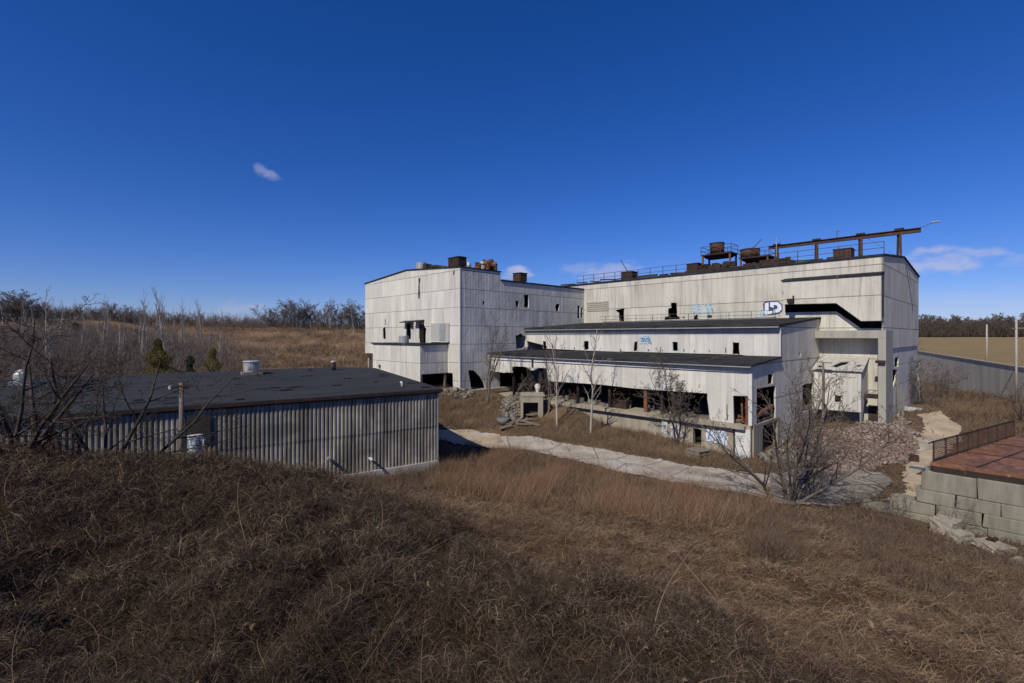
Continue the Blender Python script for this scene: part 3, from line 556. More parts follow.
MB().ab(-.035, .13, -.04, .12, 2.12, 6.0).build('corner_trim', 'concrete_white', lt)
def slope(name, a0, a1, b0, b1, z0, z1, th=.2, z0l=None):
    z0l = z0l if z0l is not None else z0
    n = 26; mb = MB()       # uneven front edge
    r = random.Random(int(b0*7)+3)
    for k in range(n):
        A0, A1 = a0+(a1-a0)*k/n, a0+(a1-a0)*(k+1)/n; f0, f1 = z0+(z0l-z0)*k/n, z0+(z0l-z0)*(k+1)/n
        mb.hexa([T3(A0, b0, f0), T3(A1, b0, f1), T3(A1, b1, z1), T3(A0, b1, z1), T3(A0, b0, f0+th), T3(A1, b0, f1+th), T3(A1, b1, z1+th), T3(A0, b1, z1+th)])
    return mb.build(name, 'roof', lt)
slope('lower_roof', -.18, 26.1, -.45, BT-.02, 6.02, 6.42, .12, 6.2)
slope('upper_roof', -.12, 26.12, BT-.45, BH-.02, 8.71, 9.56, .16, 8.77)
mb = MB(); mb.ab(-.12, 26, -.5, -.46, 5.97, 6.03); mb.build('gutter', 'galv', lt)
mb = MB(); mb.ab(-.1, 26, BT-.5, BT-.46, 8.66, 8.73); mb.build('gutter', 'galv', lt)
# rail along the hall wall above the upper roof
mb = MB(); a0_, a1_ = a_at(15.2, 775), a_at(15.2, 600)
for zr in (10.05, 10.42): mb.bar(T3(a0_, 15.2, zr), T3(a1_, 15.2, zr), .035)
k = a0_
while k < a1_: mb.bar(T3(k, 15.2, 9.6), T3(k, 15.2, 10.42), .045); k += 2.1
mb.build('roof_rail', 'rail', lt)
# concrete base
fa = [(0.05, -1), (20, -1), (26.0, -1), (26.0, 2.1), (20, 2.1), (.05, 2.1)]
fa = [(.05, -1), (26.0, -1), (26.0, 2.1), (.05, 2.1)]
(u0, z0_), (u1, z1_) = onb(0, 693.3, 428), onb(0, 701.8, 446)
(v0, _a), (v1, _b) = onb(0, 733.5, 432), onb(0, 735.8, 458)
wall('concrete_base', 'concrete', lt, 'b', -.06, fa, [[(u0, z1_), (u1, z1_), (u1, z0_), (u0, z0_)], [(v0, -.6), (v1, -.6), (v1, 1.75), (v0, 1.75)]], th=.35)
wall('concrete_base', 'concrete', lt, 'a', -.03, [(.3, -1), (1.9, -1), (1.95, 1.9), (4.9, 1.9), (4.9, -1), (5.39, -1), (5.39, 2.1), (.3, 2.1)], sign=-1, th=.3)
mb = MB(); mb.ab(.02, v1-.02, -.16, -.07, -.6, 1.85); mb.build('whitewashed_pier', 'concrete_white', lt)
for x0, x1 in ((662.5, 668), (671, 680)):
    mb = MB(); mb.ab(a_at(-.1, x1), a_at(-.1, x0), -.2, -.07, -.3, 2.0); mb.build('buttress', 'concrete_white', lt)
for x0, x1 in ((556, 559.5), (574, 578.5)):
    mb = MB(); mb.ab(a_at(-.1, x1), a_at(-.1, x0), -.22, -.07, .5, 2.0); mb.build('buttress', 'concrete_white', lt)
mb = MB(); mb.ab(.3, 26.0, -.45, BH-.1, 1.85, 2.08); mb.build('floor', 'concrete', lt)
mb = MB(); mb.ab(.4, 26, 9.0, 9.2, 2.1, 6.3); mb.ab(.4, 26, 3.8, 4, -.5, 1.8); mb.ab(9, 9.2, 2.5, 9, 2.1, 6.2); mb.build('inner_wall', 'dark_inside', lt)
for px_ in (514, 541, 578, 610, 662.5):
    a_ = a_at(.5, px_); MB().ab(a_-.11, a_+.11, .4, .62, 2.09, 6.0).build('column', 'rust_dark', lt)
for px_, zt in ((645.3, 4.1), (747.5, 4.3)):
    a_ = a_at(.15, px_); MB().ab(a_-.13, a_+.13, .14, .36, 2.09, zt).build('column', 'rust_orange', lt)
mb = MB(); mb.bar(T3(.8, .6, 2.2), T3(.9, .7, 4.1), .1); mb.bar(T3(.15, 1.2, 2.6), T3(.15, 4.4, 3.0), .25, .2); mb.build('fallen_beam', 'rust_orange', lt)
# graffiti: flat strokes a few millimetres proud of the wall
def stroke(mb, pts, wd, plane, const):
    for (x0, y0), (x1, y1) in zip(pts[:-1], pts[1:]):
        d = Vector((x1-x0, y1-y0)); L_ = d.length
        if L_ < 1e-4: continue
        d /= L_; n = Vector((-d.y, d.x))*wd/2; e = d*wd*.3
        q4 = [(x0-e.x+n.x, y0-e.y+n.y), (x0-e.x-n.x, y0-e.y-n.y), (x1+e.x-n.x, y1+e.y-n.y), (x1+e.x+n.x, y1+e.y+n.y)]
        P = lambda u, v, k: T3(u, const-k, v) if plane == 'b' else T3(const-k, u, v)
        mb.hexa([P(u, v, 0) for u, v in q4]+[P(u, v, .004) for u, v in q4]); 
def gpoly(mb, pts, const, off=.004):
    tri = tessellate_polygon([[Vector((x, y, 0)) for x, y in pts]]); mb.add([T3(u, const, z) for u, z in pts], [tuple(t) for t in tri])
def gr(px, base_b): return [onb(base_b, *p) for p in px]
# block letters beside the dark overhang
mb = MB(); gpoly(mb, gr([(763, 304), (765, 301.2), (778, 301), (782.5, 304.5), (782.5, 311), (779, 314), (764, 316)], BH-.012), BH-.012); mb.build('graffiti', 'ribbon_dark', hall, recalc=False)
mb = MB(); gpoly(mb, gr([(764.8, 303.4), (768.6, 302.4), (768.6, 311.3), (772.2, 310.8), (772.2, 313.3), (764.8, 315)], BH-.018), BH-.018)
gpoly(mb, gr([(770, 302.2), (777.5, 302), (781.2, 305), (781.6, 309.5), (778.8, 312.2), (773.5, 313), (773.5, 309.8), (776.8, 309.2), (777.8, 307.4), (776.6, 305.2), (773.6, 305), (773.6, 308), (770, 306.5)], BH-.018), BH-.018)
mb.build('graffiti', 'ribbon_light', hall, recalc=False)
def scribble(box, b, n, mat, parent, wd, seed, slant=0., letters=4):
    """a tag of looping letters inside a photo-measured box on the wall"""
    r = random.Random(seed); x0, y0, x1, y1 = box; mb = MB()
    for k in range(letters):
        cx = x0+(x1-x0)*(k+.5)/letters; hwid = (x1-x0)/letters*.5; dy = slant*(k+.5)/letters; k0 = b-.012-.006*(seed % 3)
        for j in range(n):
            kind = r.choice('AOLVS')
            base = {'A': [(-1, 1), (0, -1), (1, 1), (.5, .1), (-.5, .1)], 'O': [(-.8, 0), (0, -1), (.8, 0), (0, 1), (-.8, 0)], 'L': [(-.8, -1), (-.7, 1), (.9, .9)], 'V': [(-.9, -1), (0, 1), (.9, -1)], 'S': [(.8, -.8), (-.6, -.7), (.5, .1), (.7, .8), (-.8, .9)]}[kind]
            pts = [onb(k0, cx+px_*hwid+r.uniform(-.3, .3), y0+dy+(y1-y0)*(.5+.5*py_)+r.uniform(-.4, .4)) for px_, py_ in base]
            stroke(mb, pts, wd*r.uniform(.7, 1.2), 'b', k0-.005*j)
    return mb.build('graffiti', mat, parent, recalc=False)
scribble((692, 305, 713, 313.5), BH, 2, 'ribbon_faint', hall, .16, 4, -.5, 5)
scribble((640, 336.5, 651, 343.5), BT, 2, 'ribbon_faint', lt, .12, 5, 0, 3); scribble((641, 338, 650, 341.5), BT-.02, 1, 'ribbon_blue', lt, .09, 6, 0, 3)
scribble((756, 311, 768, 317), BH, 1, 'ribbon_faint', hall, .1, 7, 0, 3)
scribble((706.5, 428, 727, 440.5), -.07, 2, 'ribbon_light', lt, .16, 8, 5, 5); scribble((706.5, 428.5, 727, 440), -.1, 1, 'ribbon_blue', lt, .07, 9, 5, 5); scribble((706.5, 429, 727, 440), -.115, 1, 'ribbon_light', lt, .09, 13, 5, 5)
# --- dock with doorway in the bank
dk = thing('concrete_dock', 'low concrete dock with a dark square doorway in the grassy bank', 'dock', T3(21, -3, 1))
bD = b_at(20.2, 530)
DY = 41.2
def dpt(px, Y, z): return ((px-CX)/F*Y, Y, z)
dx0, dx1 = (520.5-CX)/F*DY, (543-CX)/F*DY; z_t, z_b = CAMZ-(396.5-HY)*DY/F, CAMZ-(422-HY)*DY/F
x2, x3 = (523.2-CX)/F*DY, (538.2-CX)/F*DY; zh = CAMZ-(402.5-HY)*DY/F
MB().box(((dx0+x2)/2, DY+.2, z_b-.5), x2-dx0, .5, z_t-z_b+.5).build('jamb', 'concrete', dk); MB().box(((dx1+x3)/2, DY+.2, z_b-.5), dx1-x3, .5, z_t-z_b+.5).build('jamb', 'concrete', dk)
MB().box(((x2+x3)/2, DY+.2, zh), x3-x2, .496, z_t-zh).build('lintel', 'concrete', dk)
MB().box(((dx0+dx1)/2, DY+.85, z_b-.4), dx1-dx0-.01, .2, z_t-z_b+.395).build('back_panel', 'dark_inside', dk)  # dark plate, its colour painted as the shade inside the doorway
for x_ in (dx0+.06, dx1-.06): MB().box((x_, DY+1.4, z_b-.4), .1, 1.9, z_t-z_b+.395).build('side_wall', 'concrete', dk)
mb = MB(); mb.box(((dx0+dx1)/2+.1, DY+1.2, z_t), dx1-dx0+.1, 2.6, .1, 0); mb.build('deck', 'concrete', dk)
# --- shed
sd = thing('shed', 'small white lean-to shed with a torn sheet roof against the hall', 'shed', T3(-1.9, 14.6, .8))
wall('wall', 'panel_lean', sd, 'b', 13.3, [(-3.5, 1.95), (-.2, 1.9), (-.2, 5.15), (-3.5, 5.2)][::1], [jag([onb(13.3, *p) for p in [(834.2, 396), (841.5, 395.5), (841.5, 401.5), (834, 402.5)]], .07, 2, 8)], th=.06, uoff=.3)
wall('side_wall', 'panel_lean', sd, 'a', -3.5, [(13.37, .9), (13.6, .9), (14.6, 3.0), (BH-.02, 2.6), (BH-.02, 6.2), (13.37, 5.2)], sign=-1, th=.06)
rt = [(-3.65, 13.1), (-.1, 13.1), (-.1, 15.88), (-3.6, 15.88)]; rh = jag([(-1.75, 13.6), (-1.3, 13.75), (-1.9, 14.7), (-2.5, 14.9), (-2.3, 14.3)], .06, 2, 9); rh2 = jag([(-3.1, 13.9), (-3.35, 13.95), (-3.35, 14.3), (-3.1, 14.2)], .03, 2, 10); rh3 = jag([(-.7, 13.5), (-.4, 13.5), (-.45, 13.9), (-.8, 13.8)], .04, 2, 11)
tri = tessellate_polygon([[Vector((x, y, 0)) for x, y in l] for l in (rt, rh, rh2, rh3)]); fl = rt+rh+rh2+rh3; zs = lambda b: 5.2+(b-13.1)*.385
mb = MB(); mb.add([T3(a_, b_, zs(b_)) for a_, b_ in fl]+[T3(a_, b_, zs(b_)+.05) for a_, b_ in fl], [tuple(t) for t in tri]+[tuple(i+len(fl) for i in t) for t in tri]+[(0, 1, 1+len(fl), len(fl)), (1, 2, 2+len(fl), 1+len(fl)), (3, 0, len(fl), 3+len(fl))]); mb.build('roof', concrete_mat('stained sheet roof', (.46, .45, .41), (.22, .21, .19), 2, (.33, .31, .27)), sd)
for a_ in (-3.45, -.25): MB().ab(a_-.05, a_+.05, 13.37, 13.47, .7, 5.15).build('post', 'galv', sd)
mb = MB(); mb.bar(T3(-1.5, 13.2, 1.2), T3(-1.0, 13.25, 2.4), .35, .1); mb.bar(T3(-3.0, 13.15, 1.0), T3(-2.1, 13.2, 1.9), .3, .08); mb.build('loose_sheet', 'rust_dark', sd)
o = MB(); o.bar(T3(-1.1, 12.4, .6), T3(-1.1, 12.4, 5.9), .13); o.bar(T3(-1.7, 12.4, 5.85), T3(-.5, 12.4, 5.92), .09)
tag(o.build('wooden_post', 'wood'), 'weathered T-shaped wooden post in front of the white shed', 'post')
# --- small corrugated building
sb = thing('corrugated_building', 'low dark-roofed shed with dirty grey corrugated walls beside the mound', 'building', S3(14, 6, 0))
LEN = 36.
def corr(name, z0, z1, out, s0=0., s1=LEN, pit=.2, dep=.055):
    mb = MB(); n = int((s1-s0)/pit); prof = []
    for k in range(n):
        s_ = s0+k*pit
        for fr_, d_ in ((0, 0), (.36, 0), (.5, dep), (.86, dep)): prof.append((s_+fr_*pit, d_+out))
    prof.append((s0+n*pit, out)); V = []; U = []
    for z in (z0, z1):
        for s_, d_ in prof: V.append(S3(s_, -d_, z)); U.append((s_, z))
    m = len(prof); mb.add(V, [(i, i+1, i+1+m, i+m) for i in range(m-1)]); mb.uv = U
    return mb.build(name, 'corr', sb, recalc=False)
corr('corrugated_wall', .55, 2.75, 0); corr('corrugated_wall', 2.68, 4.72, .03)
mb = MB(); mb.add([S3(0, .02, 0), S3(LEN, .02, 0), S3(LEN, .12, 0), S3(0, .12, 0), S3(0, .02, 4.7), S3(LEN, .02, 4.7), S3(LEN, .12, 4.7), S3(0, .12, 4.7)], [(0, 1, 2, 3), (4, 5, 6, 7), (0, 1, 5, 4), (1, 2, 6, 5), (2, 3, 7, 6), (3, 0, 4, 7)])
def sbox(mb, s0, s1, t0, t1, z0, z1, dz=0): return mb.hexa([S3(s0, t0, z0), S3(s1, t0, z0), S3(s1, t1, z0+dz), S3(s0, t1, z0+dz), S3(s0, t0, z1), S3(s1, t0, z1), S3(s1, t1, z1+dz), S3(s0, t1, z1+dz)])
sbox(mb, LEN-.1, LEN, .13, 24, 0, 4.7); sbox(mb, 0, LEN, 24.01, 24.1, 0, 4.6); mb.build('inner_wall', 'dark_inside', sb)
mb = MB(); mb.add([S3(0, .13, -.3), S3(0, 24, -.3), S3(0, 24, 4.7), S3(0, 12, 5.2), S3(0, .13, 4.7), S3(.1, .13, -.3), S3(.1, 24, -.3), S3(.1, 24, 4.7), S3(.1, 12, 5.2), S3(.1, .13, 4.7)], [(0, 1, 2, 3, 4), (5, 9, 8, 7, 6)]+[(i, (i+1) % 5, (i+1) % 5+5, i+5) for i in range(5)])
mb.uv = [(v[1]-20, v[2]) for v in mb.v]; mb.build('end_wall', 'corr', sb)
mb = MB(); sbox(mb, -.06, .02, -.1, .03, .4, 4.72); mb.build('corner_trim', 'galv', sb)
mb = MB(); sbox(mb, -.05, LEN, -.14, .13, -.5, .6); mb.build('foundation', 'concrete_white', sb)
mb = MB(); U = []
for (t0, z0, t1, z1) in ((-.16, 4.74, 12, 5.32), (12, 5.32, 24.3, 4.74)):
    V = [S3(-.25, t0, z0), S3(LEN, t0, z0), S3(LEN, t1, z1), S3(-.25, t1, z1), S3(-.25, t0, z0+.14), S3(LEN, t0, z0+.14), S3(LEN, t1, z1+.14), S3(-.25, t1, z1+.14)]
    mb.hexa(V); U += [(0, t0), (LEN, t0), (LEN, t1), (0, t1)]*2
mb.uv = U; mb.build('roof', 'roof_grey', sb)
mb = MB(); sbox(mb, -.3, LEN, -.24, -.17, 4.70, 4.85); mb.build('gutter', 'rust_dark', sb)
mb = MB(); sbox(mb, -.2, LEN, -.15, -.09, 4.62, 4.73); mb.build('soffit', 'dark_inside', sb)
r = random.Random(12)
for k in range(26):
    mb = MB(); s_, t_ = r.uniform(0, 20), r.uniform(.2, 9); sbox(mb, s_, s_+r.uniform(.2, .8), t_, t_+r.uniform(.05, .2), 4.745+.0468*(t_+.4)+.142, 4.745+.0468*(t_+.4)+.17+r.random()*.03); mb.build('lifted_felt', 'roof', sb)
# fixtures on the wall
for px_, py_ in ((369, 458), (299, 468.5)):
    k = (px_-CX)/F; s_ = (BC[0]-k*BC[1])/(k*BW[1]-BW[0]); X_, Y_ = BC+s_*BW; z_ = CAMZ-(py_-HY)*Y_/F
    mb = MB(); mb.tube([S3(s_, -.08, z_), S3(s_, -.42, z_+.05), S3(s_, -.5, z_-.05)], [.06, .07, .09], 8); mb.build('wall_lamp', 'concrete_white', sb)
k = (196-CX)/F; s_ = (BC[0]-k*BC[1])/(k*BW[1]-BW[0]); mb = MB(); sbox(mb, s_-.55, s_+.35, -.16, -.09, 3.1, 4.4); mb.build('wall_opening', 'dark_inside', sb)  # closed dark box, shade of the opening painted as its colour
mb = MB(); sbox(mb, 6.2, 6.35, -.4, -.1, 1.6, 1.7); mb.build('bracket', 'galv', sb)
# roof things on it
def sroof(t): return 4.88+.0468*(t+.4)
def roofpos(px, py_base, tguess):
    k = (px-CX)/F; B0 = BC+tguess*BK; s_ = (B0[0]-k*B0[1])/(k*BW[1]-BW[0]); X_, Y_ = B0+s_*BW
    return float(X_), float(Y_), sroof(tguess)
x_, y_, z_ = roofpos(251.5, 375, 11); t = thing('roof_vent', 'round galvanised vent on a square kerb on the dark roof ridge', 'roof vent', (x_, y_, z_))
MB().box((x_, y_, z_-.15), 1.25, 1.25, .3, .6).build('kerb', 'wood', t); MB().tube([(x_, y_, z_+.16), (x_, y_, z_+.85)], .5, 20).build('barrel', 'galv', t); MB().tube([(x_, y_, z_+.86), (x_, y_, z_+.93)], [.56, .5], 20).build('rim', 'galv', t)
x_, y_, z_ = roofpos(22, 383, 10.5); t = thing('roof_vent', 'pale tapered vent hood at the far left of the dark roof', 'roof vent', (x_, y_, z_))
MB().box((x_, y_, z_-.1), .9, .9, .25, .6).build('kerb', 'galv', t); MB().tube([(x_, y_, z_+.15), (x_, y_, z_+.55), (x_-.1, y_, z_+.72)], [.36, .36, .25], 14).build('hood', 'galv', t)
x_, y_, z_ = roofpos(333.5, 371, 11.6); t = thing('vent_pipe', 'dark capped vent pipe standing on the ridge of the dark roof', 'pipe', (x_, y_, z_))
MB().tube([(x_, y_, z_-.1), (x_, y_, z_+.6)], .17, 12).build('pipe', 'rust_dark', t, True); MB().tube([(x_, y_, z_+.61), (x_, y_, z_+.72)], [.24, .15], 12).build('cap', 'galv', t)
x_, y_, z_ = roofpos(402, 390, 1.6); t = thing('vent_pipe', 'small white bent vent pipe near the right roof corner', 'pipe', (x_, y_, z_))
MB().tube([(x_, y_, z_-.1), (x_, y_, z_+.2), (x_-.1, y_, z_+.27)], .07, 8).build('pipe', 'concrete_white', t, True)
x_, y_, z_ = roofpos(310, 374, 11.6); mb = MB(); mb.box((x_, y_, z_-.05), .25, .25, .25, .3); tag(mb.build('roof_stub', 'rust_dark'), 'small dark box stub on the ridge beside the vent pipe', 'roof stub')
# ------------------------------------------------------------------ rooftop equipment of the big buildings
def hz(b): return 14.77+(b-BH)*.094 if b < HM else 15.73-(b-HM)*.098
def tank_platform(px0, px1, b, htop, legs, tname, label, tr, th_, tpx):
    a0, a1 = a_at(b, px1), a_at(b, px0); z0 = hz(b+.8); t = thing(tname, label, 'tank platform', T3((a0+a1)/2, b+.8, z0))
    for a_ in (a0+.15, a1-.15):
        for b_ in (b+.1, b+1.7): MB().bar(T3(a_, b_, hz(b_)), T3(a_, b_, htop), .16).build('leg', 'rust_orange' if b_ < b+1 else 'rust', t)
    mb = MB(); mb.ab(a0, a1, b, b+1.8, htop, htop+.14); mb.hexa([T3(a0+.5, b+.4, htop-.35), T3(a1-.5, b+.4, htop-.35), T3(a1-.5, b+1.4, htop-.35), T3(a0+.5, b+1.4, htop-.35), T3(a0, b, htop-.01), T3(a1, b, htop-.01), T3(a1, b+1.8, htop-.01), T3(a0, b+1.8, htop-.01)]); mb.build('deck', 'rust_dark', t)
    mb = MB()
    for zr in (.5, .95):
        for u in ((a0, b, a1, b), (a0, b+1.8, a1, b+1.8), (a0, b, a0, b+1.8), (a1, b, a1, b+1.8)): mb.bar(T3(u[0], u[1], htop+zr), T3(u[2], u[3], htop+zr), .04)
    for a_ in np.linspace(a0, a1, 4):
        for b_ in (b, b+1.8): mb.bar(T3(a_, b_, htop+.14), T3(a_, b_, htop+.95), .045)
    mb.build('railing', 'rust', t)
    ac = a_at(b+.9, tpx); p = T3(ac, b+.9, htop+.14); MB().tube([p, (p[0], p[1], p[2]+th_)], tr, 14).build('tank', 'rust', t, True)
    mb = MB(); mb.tube([(p[0], p[1], p[2]+th_), (p[0], p[1], p[2]+th_+.06)], tr+.05, 14); mb.build('tank_rim', 'rust_dark', t)
    return t
b_ = 18.2; a_ = a_at(b_, 715)
tank_platform(701, 731, b_, zz(a_, b_, 254.5), 4, 'tank_platform', 'rusty tank on a tall four-legged railed platform above the hall roof', .75, 1.15, 717)
b_ = 19.; a_ = a_at(b_, 755)
tank_platform(739, 769, b_, zz(a_, b_, 257.5), 4, 'tank_platform', 'low rusty railed platform with a squat red-brown tank, right of the taller one', .95, .85, 750)
mb = MB(); a_ = a_at(19.2, 750); z_ = zz(a_, 19.2, 249); mb.bar(T3(a_, 19.6, z_), T3(a_-1.0, 19.6, z_+.95), .07); tag(mb.build('antenna_rod', 'rail'), 'thin slanting rod above the squat rooftop tank', 'rod'); mb = MB(); mb.bar(T3(a_-2.4, 19.6, z_-1), T3(a_-2.4, 19.6, z_+.9), .05); tag(mb.build('antenna_rod', 'galv'), 'thin upright pale rod right of the squat rooftop tank', 'rod')
r = random.Random(8); mb = MB()
for k in range(60):
    a_ = a_at(18.5, r.uniform(690, 792)); b_ = r.uniform(17.2, 19.5); z_ = hz(b_); L_ = r.uniform(.3, 1.4); mb.box(T3(a_, b_, z_-.03), L_, r.uniform(.15, .6), r.uniform(.12, .65)*(1.5 if a_ > 8 else 1), r.uniform(0, 3))
o = mb.build('scrap_heap', 'rust_dark'); tag(o, 'heap of dark rusty scrap under the tank platforms on the hall roof', 'scrap', kind='stuff')
def unit(name, label, px0, px1, y0, b, mat, dep=1.2, zr=None, legs=False, aa=None):
    a0, a1 = aa if aa else (a_at(b, px1), a_at(b, px0)); am = (a0+a1)/2; zb = zr if zr is not None else hz(b); zt = zz(am, b, y0)
    t = thing(name, label, 'roof unit', T3(am, b+dep/2, zb)); h_ = zt-zb
    mb = MB(); mb.ab(a0, a1, b, b+dep, zb+(.15*h_ if legs else 0), zt-.06*h_); mb.build('casing', mat, t, bevel=.03)
    mb = MB(); mb.ab(a0-.06, a1+.06, b-.06, b+dep+.06, zt-.06*h_+.002, zt); mb.build('lid', 'rust_dark', t)
    if legs: mb = MB(); mb.ab(a0+.1, a1-.1, b+.1, b+dep-.1, zb-.05, zb+.149*h_); mb.build('stand', 'galv', t)
    for k in range(4): u = a0+(a1-a0)*(k+.5)/4; MB().ab(u-.04, u+.04, b-.035, b-.003, zb+.25*h_, zt-.15*h_).build('louvre', 'rust_dark', t)
    return t
unit('roof_unit', 'boxy brown rooftop unit with slatted front near the right end of the hall roof', 833, 851, 248.5, 18.6, 'rust', 1.4)
unit('roof_unit', 'low dark rusty box unit left of the tall tank platform', 686.5, 698, 263.2, 17.4, 'rust_dark', 1.2)
unit('roof_unit', 'small dark box unit far left along the hall roof edge, with a leaning rod', 621, 632, 271.5, 17.6, 'rust_dark', 1.2)
mb = MB(); a_ = a_at(18, 627); mb.bar(T3(a_, 18.2, 16), T3(a_+1.1, 18.2, 17.6), .08); tag(mb.build('leaning_rod', 'rail'), 'leaning rod over the far left unit of the hall roof', 'rod')
# roof-edge railing of the hall
t = thing('roof_railing', 'long thin rusty safety railing along the edge of the hall roof', 'railing', T3(12, BH+.6, 14.7)); mb = MB()
for (pa, pb) in ((576, 690), (768, 884)):
    a0, a1 = a_at(BH+.7, pb), a_at(BH+.7, pa)
    for zr in (.55, 1.05): MB().bar(T3(a0, BH+.7, hz(BH+.7)+zr), T3(a1, BH+.7, hz(BH+.7)+zr), .04).build('rail', 'rust', t)
for (pa, pb) in ((576, 690), (768, 884)):
    a0, a1 = a_at(BH+.7, pb), a_at(BH+.7, pa); k = a0
    while k <= a1: MB().bar(T3(k, BH+.7, hz(BH+.7)-.05), T3(k, BH+.7, hz(BH+.7)+1.05), .05).build('stanchion', 'rust', t); k += 1.6
# crane gantry
t = thing('crane_gantry', 'long rusty overhead beam on paired posts above the right end of the hall roof', 'gantry', T3(1, 24.5, hz(24.5)))
zb = 17.62; a0, a1 = a_at(24.5, 921), a_at(24.5, 768.5); mb = MB()
mb.bar(T3(a0, 24.5, zb), T3(a1, 24.5, zb+.1), .32, .05); mb.bar(T3(a0, 24.5, zb+.38), T3(a1, 24.5, zb+.42), .32, .05); mb.bar(T3(a0, 24.5, zb+.19), T3(a1, 24.5, zb+.25), .05, .36); mb.build('beam', 'rust', t)
for px_ in (777, 816.5, 860.5, 899.2):
    a_ = a_at(24.5, px_)
    for d_ in (-.32, .32): MB().bar(T3(a_+d_*.5, 24.5+d_, hz(24.5)-.05), T3(a_+d_*.3, 24.5+d_*.4, zb), .17, .17).build('post', 'rust' if d_ < 0 else 'rust_dark', t)
    MB().ab(a_-.35, a_+.35, 24.3, 24.7, zb+.42, zb+.58).build('cap_plate', 'rust_dark', t)
mb = MB(); a_ = a_at(24.5, 837); mb.bar(T3(a_, 24.5, zb+.4), T3(a_, 24.5, zb+1.1), .06); mb.bar(T3(a_-.3, 24.5, zb+1.08), T3(a_+.1, 24.5, zb+1.1), .06); mb.build('top_bracket', 'rail', t)
MB().bar(T3(a_at(24.5, 896), 24.5, hz(24.5)+.1), T3(a_at(24.5, 866), 24.5, zb+.1), .03).build('brace_cable', 'rail', t)
MB().bar(T3(a0, 24.5, zb+.4), T3(a0-.9, 24.6, zb+.75), .05).build('lamp_arm', 'rail', t)
mb = MB(); mb.ab(a0-1.3, a0-.7, 24.4, 24.8, zb+.72, zb+.8); mb.build('lamp_head', 'galv', t)
# on the tall block
def tbz(a, b):
    s_ = 15.62 if b < 1.5 else 14.75; return s_-(abs(a-AM)/10.)*.68
unit('roof_unit', 'large dark brown box on the roof corner of the tall left block', 448.5, 465.5, 257, -3.55, 'rust_dark', 1.0, tbz(27.5, -2.4), True, (26.9, 28.7))
t = unit('roof_unit', 'small reddish box on the lower rear roof of the tall left block', 513, 526.5, 272.8, 5.0, 'rust', 1.1, 14.1, True, (26.7, 27.9))
a_ = a_at(.3, 485); z0 = tbz(26.5+.6, 0); t = thing('cyclone_cluster', 'cluster of rusty upright cylinders on the tall left block roof', 'cyclones', T3(28.2, 0, z0))
for k, (px_, yy, rr) in enumerate([(478, 262.5, .34), (482.5, 261.5, .36), (487, 260.5, .36), (491, 259.2, .34), (494.5, 262, .3), (484.5, 259.8, .3)]):
    a_ = 27.5+.5*(k % 2)+(.4 if k == 5 else 0); b_ = b_at(a_, px_); p = T3(a_, b_, 13.9); zt = zz(a_, b_, yy)
    MB().tube([p, (p[0], p[1], zt-.35), (p[0], p[1], zt-.3), (p[0], p[1], zt)], [rr, rr, rr*1.15, rr*.6], 12).build('cylinder', ('rust_orange', 'galv', 'rust_orange', 'rust', 'rust_orange', 'rust_dark')[k], t)
mb = MB(); mb.bar(T3(27.3, b_at(27.3, 475), z0+.75), T3(27.3, b_at(27.3, 497), z0+.6), .1); mb.build('frame', 'rust_dark', t)
b_ = -2.2; a_ = a_at(b_, 421.5); z0 = tbz(a_, b_)-.05; p = T3(a_, b_, z0); t = thing('roof_fan', 'pale round fan drum with a brown end on the ridge of the tall block', 'roof fan', p)
MB().tube([p, (p[0], p[1], zz(a_, b_, 263))], .62, 18).build('drum', 'galv', t); p2 = T3(a_-.95, b_+.2, z0); MB().box(p2, .7, .8, .75, -.8).build('motor_box', 'rust_dark', t)
b_ = -1.2; a_ = a_at(b_, 396); mb = MB(); z0 = tbz(a_, b_); mb.ab(a_-.9, a_+.9, b_, b_+1.2, z0-.1, z0+.6); mb.ab(a_-.7, a_+.3, b_+.2, b_+1, z0+.6, z0+.85); tag(mb.build('roof_unit', 'rust_dark'), 'dark blue-brown hump unit on the left slope of the tall block roof', 'roof unit')
mb = MB(); mb.tube([T3(a_at(-2, 427), -2, 15.95), T3(a_at(-2, 436), -2, 15.9), T3(a_at(-2, 449), -2, 15.45)], [.2, .18, .16], 8); tag(mb.build('duct_pipe', 'rust_dark', None, True), 'brown duct running along the tall block roof from fan to dark box', 'duct')
a_ = 26.9; p = T3(a_, b_at(26.9, 468.7), 14.9); mb = MB(); mb.tube([p, (p[0], p[1], 15.65)], .26, 10); tag(mb.build('vent_pipe', 'galv', None, True), 'short pale pipe beside the large dark roof box', 'pipe')
# ------------------------------------------------------------------ machinery and debris in the open bay
r = random.Random(21)
def machine(px, label, sc1=1., seed=1, b=.9):
    r = random.Random(seed); a_ = a_at(b, px); p = T3(a_, b, 2.08); t = thing('machine', label, 'machine', p)
    MB().box(p, 1.1*sc1, .7*sc1, .55*sc1, -.8).build('base', 'rust_dark', t, bevel=.02)
    mb = MB()
    for k in range(5): d = r.uniform(-.6, .6)*sc1; mb.tube([(p[0]+d, p[1]-.1, p[2]+.5*sc1), (p[0]+d*1.3, p[1]-.2, p[2]+1.0*sc1), (p[0]+d*.6+.3, p[1]-.1, p[2]+1.25*sc1)], .05, 6)
    mb.build('pipework', 'rust_dark', t)
    mb = MB(); n = 18; pts = [(p[0]+.55*sc1*math.cos(2*math.pi*k/n)-.1, p[1]-.35, p[2]+.95*sc1+.5*sc1*math.sin(2*math.pi*k/n)) for k in range(n+1)]; mb.tube(pts, .05, 6, False)
    for k in range(0, n, 3): mb.bar(pts[k], (p[0]-.1, p[1]-.35, p[2]+.95*sc1), .05)
    mb.build('wheel', 'rust', t); return t
